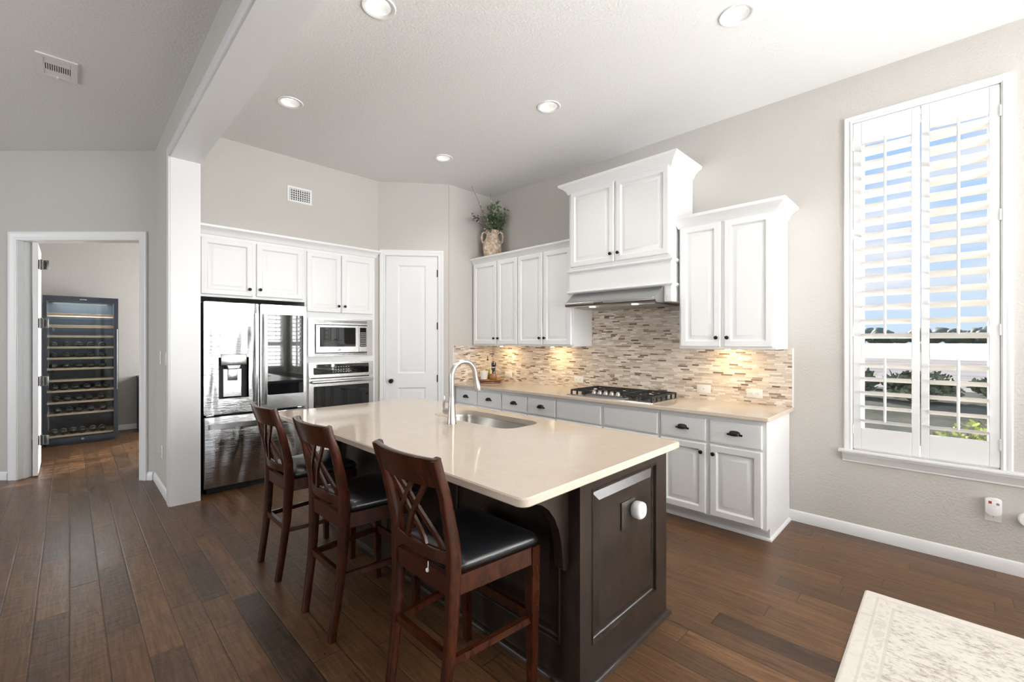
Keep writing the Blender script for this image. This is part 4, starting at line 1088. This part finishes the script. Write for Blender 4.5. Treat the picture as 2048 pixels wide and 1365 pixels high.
# ------------------------------------------------------------------ detector on the right wall
t = thing('outlet_plate', 'white wall outlet behind the carbon monoxide alarm', 'outlet', (XW, -.196, .303)); duplex(t, lambda a, d, zz: (XW - d, -.198 - a, .362 + zz), .072, .118, False)
t = thing('gas_alarm', 'white plug-in carbon monoxide alarm with red display on the right wall', 'alarm', (XW - .03, -.196, .345))
def prof(): 
    out = []
    for i in range(13): a = PI * i / 12; out.append((.036 * math.cos(a), .445 - .004 + .013 * math.sin(a)))
    for i in range(13): a = PI + PI * i / 12; out.append((.036 * math.cos(a), .368 + .026 * math.sin(a)))
    return out
L = []
for s_, d in ((1, .008), (1, .034), (.96, .040), (.88, .042)): L.append([(XW - d, -.198 - a * s_, .41 + (z - .41) * s_) for a, z in prof()])
B().loft(L).build('shell', 'white', t, smooth=35)
B().box(XW - .0435, XW - .0405, -.1905, -.1765, .420, .436).build('display', 'red', t, smooth=0)
b = B().lathe([(.008, -.0415), (.008, -.0438), (.0065, -.0438), (.0065, -.0425), (0, -.0425)], (XW, -.216, .422), 'x', n=18); b.build('test_button', 'grey', t)
b = B()
for k in range(3): b.box(XW - .0428, XW - .041, -.212 + k * .009, -.206 + k * .009, .4435, .4445); b.box(XW - .0428, XW - .041, -.2085 + k * .006, -.2045 + k * .006, .405, .4062)
b.build('markings', 'grey', t, smooth=0)
t = thing('night_light', 'round white plug-in at the right picture edge on the wall', 'plug', (XW - .02, -.335, .30))
B().lathe([(.040, -.002), (.040, -.03), (.034, -.036), (0, -.037)], (XW, -.338, .352), 'x', n=22).build('shell', 'white', t)

# ------------------------------------------------------------------ pitcher of greenery on the cabinet
vx, vy, vz = 3.885, 4.22, 2.477
t = thing('pitcher_vase', 'weathered cream two-handled pitcher on top of the corner wall cabinet', 'vase', (vx, vy, vz))
pr = [(.085, 0), (.092, .01), (.112, .07), (.122, .14), (.122, .20), (.110, .25), (.086, .285), (.078, .31), (.082, .35), (.092, .385), (.088, .388), (.074, .35), (.068, .31)]
B().lathe([(r, z + vz) for r, z in pr], (vx, vy, 0), n=28, cap1=False).build('body', 'vase', t, smooth=60, recalc=False)
for s in (1, -1):
    d = Vector((RV.x, RV.y, 0)) * s; pts = [Vector((vx, vy, vz)) + d * r + Vector((0, 0, z)) for r, z in ((.08, .36), (.105, .372), (.128, .355), (.138, .31), (.132, .26), (.116, .225))]
    B().tube(pts, [(.012, .009)] * 6, 10).build('handle', 'vase', t)
t = thing('greenery_bunch', 'bunch of green leaves and blossom twigs standing in the pitcher', 'plant', (vx, vy, vz + .2))
tips = [((-.36, -.01), .88, 0), ((-.26, -.02), .70, 1), ((-.33, .0), .52, 0), ((-.05, -.02), .86, 0), ((.02, -.06), .74, 2), ((.06, -.04), .68, 2), ((-.08, -.03), .66, 2), ((.10, -.09), .60, 2), ((.0, -.12), .58, 2), ((-.04, -.05), .72, 2), ((.12, -.05), .52, 2), ((-.12, -.06), .5, 2), ((.07, -.13), .66, 2), ((-.02, .0), .6, 2), ((.04, .05), .66, 2), ((-.20, -.06), .60, 1), ((-.15, -.03), .56, 1)]
bs, bl, bb = B(), B(), B(); rnd = random.Random(3)
def leaf(b, p, d, l, w):
    d = d.normalized(); sd = d.cross(Vector((rnd.uniform(-1, 1), rnd.uniform(-1, 1), rnd.uniform(-1, 1)))).normalized(); nn = d.cross(sd)
    v = b._verts([p, p + d * l * .35 + sd * w / 2 + nn * .003, p + d * l * .75 + sd * w * .4, p + d * l, p + d * l * .75 - sd * w * .4, p + d * l * .35 - sd * w / 2 + nn * .003]); b.bm.faces.new(v)
for (dx, dy), hh, kind in tips:
    if kind == 2: dx *= 1.5; dy *= 1.1
    P = [Vector((vx + dx * f ** 1.3 * (1) , vy + dy * f ** 1.3, vz + .25 + (hh - .25) * (f if kind else f * (1.06 - .06 * f)))) for f in [k / 8 for k in range(9)]]
    bs.tube(P, [.004 - .0003 * k for k in range(9)], 5)
    n = 46 if kind == 2 else 22
    for k in range(n):
        f = rnd.uniform(.30 if kind == 2 else .2, 1); q = f * 8; i = min(int(q), 7); p = P[i].lerp(P[i + 1], q - i)
        d = Vector((rnd.uniform(-1, 1), rnd.uniform(-1, 1), rnd.uniform(-.5, 1)))
        if kind == 2: leaf(bl, p + d * .012, d, rnd.uniform(.035, .065), rnd.uniform(.016, .028))
        else:
            if rnd.random() < .8:
                c = p + d.normalized() * .010; g = bmesh.new(); bmesh.ops.create_icosphere(g, subdivisions=1, radius=rnd.uniform(.006, .011)); bmesh.ops.translate(g, vec=c, verts=g.verts); bb.add(g)
            if kind == 1 and rnd.random() < .6: leaf(bl, p, d, .03, .014)
for k in range(60):
    p = Vector((vx + rnd.gauss(0, .05), vy - .03 + rnd.gauss(0, .035), vz + .40 + abs(rnd.gauss(0, .07)))); leaf(bl, p, Vector((rnd.uniform(-1, 1), rnd.uniform(-1, 1), rnd.uniform(-.4, 1))), .045, .02)
for k in range(30):
    p = Vector((vx - .20 - rnd.uniform(0, .12), vy - .0 + rnd.gauss(0, .02), vz + .50 + rnd.gauss(0, .025))); leaf(bs, p, Vector((-1, rnd.uniform(-1, 1), rnd.uniform(-1, 1))), .035, .012)
bs.build('twigs', 'twig', t, recalc=False); bl.build('foliage', 'leaf', t, smooth=0, recalc=False); bb.build('blossoms', 'blossom', t)

# ------------------------------------------------------------------ tray group in the corner
tx, ty = 3.80, 4.17
tray = B(); L = []
for a, z in ((.12, CT + .001), (.135, CT + .004), (.135, CT + .018), (.11, CT + .022), (.165, CT + .028), (.185, CT + .036), (.187, CT + .046), (.165, CT + .044), (.15, CT + .040)):
    L.append([(tx + a * 1.0 * math.cos(q), ty + a * 1.0 * math.sin(q), z) for q in [2 * PI * i / 36 for i in range(36)]])
o = tray.loft(L).build('serving_tray', 'acacia', smooth=40); tag(o, 'round wooden footed serving tray on the counter in the corner', 'tray')
zt_ = CT + .040
def at_tray(r, f): return (tx + RV.x * r + FV.x * f, ty + RV.y * r + FV.y * f)
x, y = at_tray(-.075, -.03)
o = B().lathe([(.036, 0), (.042, .004), (.052, .10), (.054, .108), (.050, .108), (.044, .02), (0, .016)], (x, y, zt_), n=24, cap1=False).build('ceramic_cup', 'ceramic', smooth=50, recalc=False); tag(o, 'cream ceramic cup on the wooden tray, left of the salt bowl', 'cup')
x, y = at_tray(.045, -.05)
o = B().lathe([(.044, 0), (.047, .004), (.046, .07), (.044, .074), (.038, .074), (.036, .012), (0, .01)], (x, y, zt_), n=24, cap1=False).build('salt_bowl', 'acacia', smooth=50, recalc=False); tag(o, 'small round wooden salt bowl at the front of the tray', 'bowl')
x, y = at_tray(.045, .05)
t = thing('pepper_mill', 'tall black pepper mill standing behind the wooden salt bowl', 'pepper mill', (x, y, zt_))
B().lathe([(.030, 0), (.030, .02), (.026, .05), (.021, .10), (.024, .135), (.026, .145)], (x, y, zt_), n=20).build('body', 'pepper', t)
B().lathe([(.024, .145), (.024, .153)], (x, y, zt_), n=20).build('collar', 'chrome', t)
B().lathe([(.018, .153), (.028, .165), (.033, .185), (.030, .205), (.018, .218), (.008, .222), (.007, .230), (0, .232)], (x, y, zt_), n=20).build('head', 'pepper', t, smooth=60)
x, y = at_tray(-.035, .075)
t = thing('oil_bottle', 'clear glass cruet of olive oil behind the cream cup', 'bottle', (x, y, zt_))
B().lathe([(.030, 0), (.030, .13), (.028, .145), (.014, .165), (.011, .18), (.011, .235)], (x, y, zt_), n=20).build('bottle', 'bottleglass', t, smooth=50)
B().lathe([(.028, .003), (.028, .125), (0, .125)], (x, y, zt_), n=20).build('oil', 'oil', t)
b = B().lathe([(.012, .235), (.012, .255), (.007, .26)], (x, y, zt_), n=14); b.tube([(x, y, zt_ + .258), (x + .004, y, zt_ + .28), (x - .008, y, zt_ + .295)], [.005, .004, .003], 8); b.build('pourer', 'black', t)

# ------------------------------------------------------------------ wine cooler in the office
WX0, WX1, WY0, WY1, WH = -.252, .50, 8.56, 9.25, 2.045
t = thing('wine_cooler', 'tall dark blue-black wine cooler with glass door in the office', 'wine cooler', ((WX0 + WX1) / 2, 8.9, 0))
b = B(); k = .03
b.box(WX0, WX0 + k, WY0 + .05, WY1, .05, WH); b.box(WX1 - k, WX1, WY0 + .05, WY1, .05, WH); b.box(WX0, WX1, WY0 + .05, WY1, WH - k, WH); b.box(WX0, WX1, WY0 + .05, WY1, .05, .09); b.box(WX0, WX1, WY1 - k, WY1, .05, WH); b.box(WX0 + .03, WX1 - .03, WY0 + .07, WY1 - .02, 0, .05)
b.build('cabinet', 'bluesteel', t, smooth=0)
b = B(); b.holes(rrect(WX0, WX1, .045, WH, .006, 3), [rrect(WX0 + .038, WX1 - .048, .10, WH - .075, .004, 3)], WY0, WY0 + .045, lambda a, z, h: (a, h, z)); dw = b.build('door', 'bluesteel', t, smooth=30)
B().box(WX0 + .038, WX1 - .048, WY0 + .015, WY0 + .022, .10, WH - .075).build('glass_pane', 'coolglass', dw, smooth=0)
b = B(); b.tube([(.484, WY0 - .03, .735), (.484, WY0 - .03, 1.60)], .007, 10); b.tube([(.484, WY0 - .03, .78), (.484, WY0 + .002, .78)], .005, 8); b.tube([(.484, WY0 - .03, 1.55), (.484, WY0 + .002, 1.55)], .005, 8); b.build('handle', 'hinge', dw)
B().box(.10, .17, WY0 - .001, WY0 + .002, WH - .045, WH - .032).build('badge', 'chrome', dw, smooth=0)
B().lathe([(.016, 0), (.016, -.002), (0, -.002)], (.13, WY0, .072), 'y', n=16).build('lock', 'chrome', dw)
SH = [.126, .423, .582, .740, .885, 1.044, 1.189, 1.34, 1.492, 1.637, 1.796]
for z in SH:
    b = B(); b.box(WX0 + .033, WX1 - .033, WY0 + .046, WY0 + .07, z - .014, z + .014, .002, 1)
    for q in range(6): b.box(WX0 + .033, WX1 - .033, WY0 + .12 + q * .09, WY0 + .15 + q * .09, z - .012, z - .002)
    b.build('shelf', 'shelf', t, smooth=0)
light('AREA', 'cooler_fill', ((WX0 + WX1) / 2, WY0 + .30, WH - .04), 16, (.92, .97, 1), (0, 0, -1), shape='RECTANGLE', size=.6, size_y=.4)  # added light that brightens the cooler shelves; no fixture is modelled
# wine bottles
def make_bottle(loc, label):
    t = thing('wine_bottle', label, 'bottle', loc)
    x, y, z = loc
    B().lathe([(.034, 0), (.038, .004), (.038, .19), (.034, .21), (.015, .235), (.014, .30), (.0155, .302), (.0155, .31), (0, .31)], (x, y + .0, z + .0385), 'y', n=16).build('glass_body', 'darkbottle', t, smooth=50)
    B().lathe([(.0388, .05), (.0388, .14)], (x, y, z + .0385), 'y', n=16, cap0=False, cap1=False).build('label', 'label', t, recalc=True)
    return t
proto = None; order = ['bottom', 'second', 'third', 'fourth', 'fifth', 'sixth', 'seventh', 'eighth', 'ninth']
for si, xs in ((0, [-.15, -.06, .04, .13, .24, .34]), (1, [-.12, .0, .1, .22, .35]), (2, [-.13, -.02, .1, .2, .33]), (3, [-.15, -.05, .06, .18, .30, .38]), (5, [-.16, -.03, .10, .22, .34]), (6, [-.16, -.03, .10, .22, .34]), (7, [-.16, -.03, .10, .22, .34])):
    lab = 'dark wine bottle lying on the %s shelf of the cooler' % (order[si] if si else 'lowest')
    for x in xs:
        loc = (x, WY0 + .16, SH[si] - .001)
        if proto is None: proto = make_bottle(loc, lab); proto['group'] = 'wine bottles on the %s shelf' % order[si]
        else: dup(proto, loc, lab, 'wine bottles on the %s shelf' % order[si])
# dark cabinet beside it
t = thing('office_cabinet', 'edge of a low dark cabinet behind the office doorway', 'cabinet', (1.2, 9.2, 0))
b = B(); b.box(.775, 1.30, 8.98, 9.40, .02, .84, .004); b.box(.765, 1.31, 8.96, 9.40, .84, .868, .004); b.build('body', 'darkwood', t, smooth=0)
for z in (.06, .45): B().panel((.79, 8.98, z), (1, 0, 0), (0, 0, 1), (0, -1, 0), .49, .36, DP).build('drawer', 'darkwood', t, smooth=0)

# ------------------------------------------------------------------ outdoors
struct(B().box(XW + .2, 420, -260, 330, -.45, -.35).build('ground_yard', 'ground', smooth=0))
b = B().loft([[(x, -14, z) for x, z in ((9.5, -.36), (11.5, .02), (12.3, .11), (14.2, .11), (16, -.36))], [(x, 16, z) for x, z in ((9.5, -.36), (11.5, .02), (12.3, .11), (14.2, .11), (16, -.36))]])
struct(b.build('ground_berm', 'ground', smooth=60))
rn = random.Random(11)
def blobtree(b, c, r, n, sq=.8):
    for k in range(n):
        g = bmesh.new(); bmesh.ops.create_icosphere(g, subdivisions=2, radius=1)
        p = Vector(c) + Vector((rn.gauss(0, r * .4), rn.gauss(0, r * .5), rn.uniform(-.1, .5) * r)); s_ = r * rn.uniform(.45, .8)
        for v in g.verts: v.co = p + v.co * s_ * (1 + rn.uniform(-.16, .16)) * sq
        b.add(g)
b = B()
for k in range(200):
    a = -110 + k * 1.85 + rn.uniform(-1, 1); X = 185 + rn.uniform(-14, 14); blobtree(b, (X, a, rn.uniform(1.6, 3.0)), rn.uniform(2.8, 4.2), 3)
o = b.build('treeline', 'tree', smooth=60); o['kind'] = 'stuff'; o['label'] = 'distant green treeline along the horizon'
def shrub(name, c, w, h, n, mat, label, group, seed, ls=.07):
    q = random.Random(seed); bl = B(); bt = B(); t = thing(name, label, 'shrub', c, 0, group); 
    global rnd; rnd = q
    for k in range(9):
        a = q.uniform(0, 2 * PI); bt.tube([Vector(c), Vector(c) + Vector((math.cos(a) * w * .2, math.sin(a) * w * .2, h * .5)), Vector(c) + Vector((math.cos(a) * w * .42, math.sin(a) * w * .42, h * q.uniform(.7, .95)))], [.02, .012, .005], 6)
    for k in range(n):
        u = Vector((q.gauss(0, 1), q.gauss(0, 1), q.gauss(0, 1))).normalized() * q.uniform(.55, 1) ; p = Vector(c) + Vector((u.x * w / 2, u.y * w / 2, h * .52 + u.z * h * .48))
        leaf(bl, p, Vector((q.uniform(-1, 1), q.uniform(-1, 1), q.uniform(-.2, 1))), ls * q.uniform(.7, 1.4), ls * .5)
    bt.build('stems', 'twig', t, smooth=0); bl.build('foliage', mat, t, smooth=0, recalc=False); return t
shrub('evergreen_shrub', (13.0, .45, .10), 1.3, .62, 900, 'shrub', 'dark shrub seen through the right shutter panel at its left side', 'dark shrubs beyond the window', 1, .16)
shrub('evergreen_shrub', (12.8, 2.50, .10), 1.0, .58, 900, 'shrub', 'dark shrub seen through the left shutter panel, left of its tilt rod', 'dark shrubs beyond the window', 2, .16)
shrub('evergreen_shrub', (13.4, -1.15, .10), 1.6, .66, 900, 'shrub', 'dark shrub seen through the right shutter panel at its right side', 'dark shrubs beyond the window', 3, .16)
shrub('evergreen_shrub', (13.2, 1.50, .10), .6, .6, 600, 'shrub', 'dark shrub seen through the left shutter panel, right of its tilt rod', 'dark shrubs beyond the window', 4, .16)
shrub('flowering_shrub', (6.6, -.22, -.35), .95, .95, 1000, 'shrubg', 'yellow-green shrub right outside, low in the right shutter panel', 'yellow-green shrubs outside', 5, .06)
shrub('flowering_shrub', (6.4, .68, -.35), .5, .72, 600, 'shrubg', 'small yellow-green shrub low between the two shutter panels', 'yellow-green shrubs outside', 6, .06)
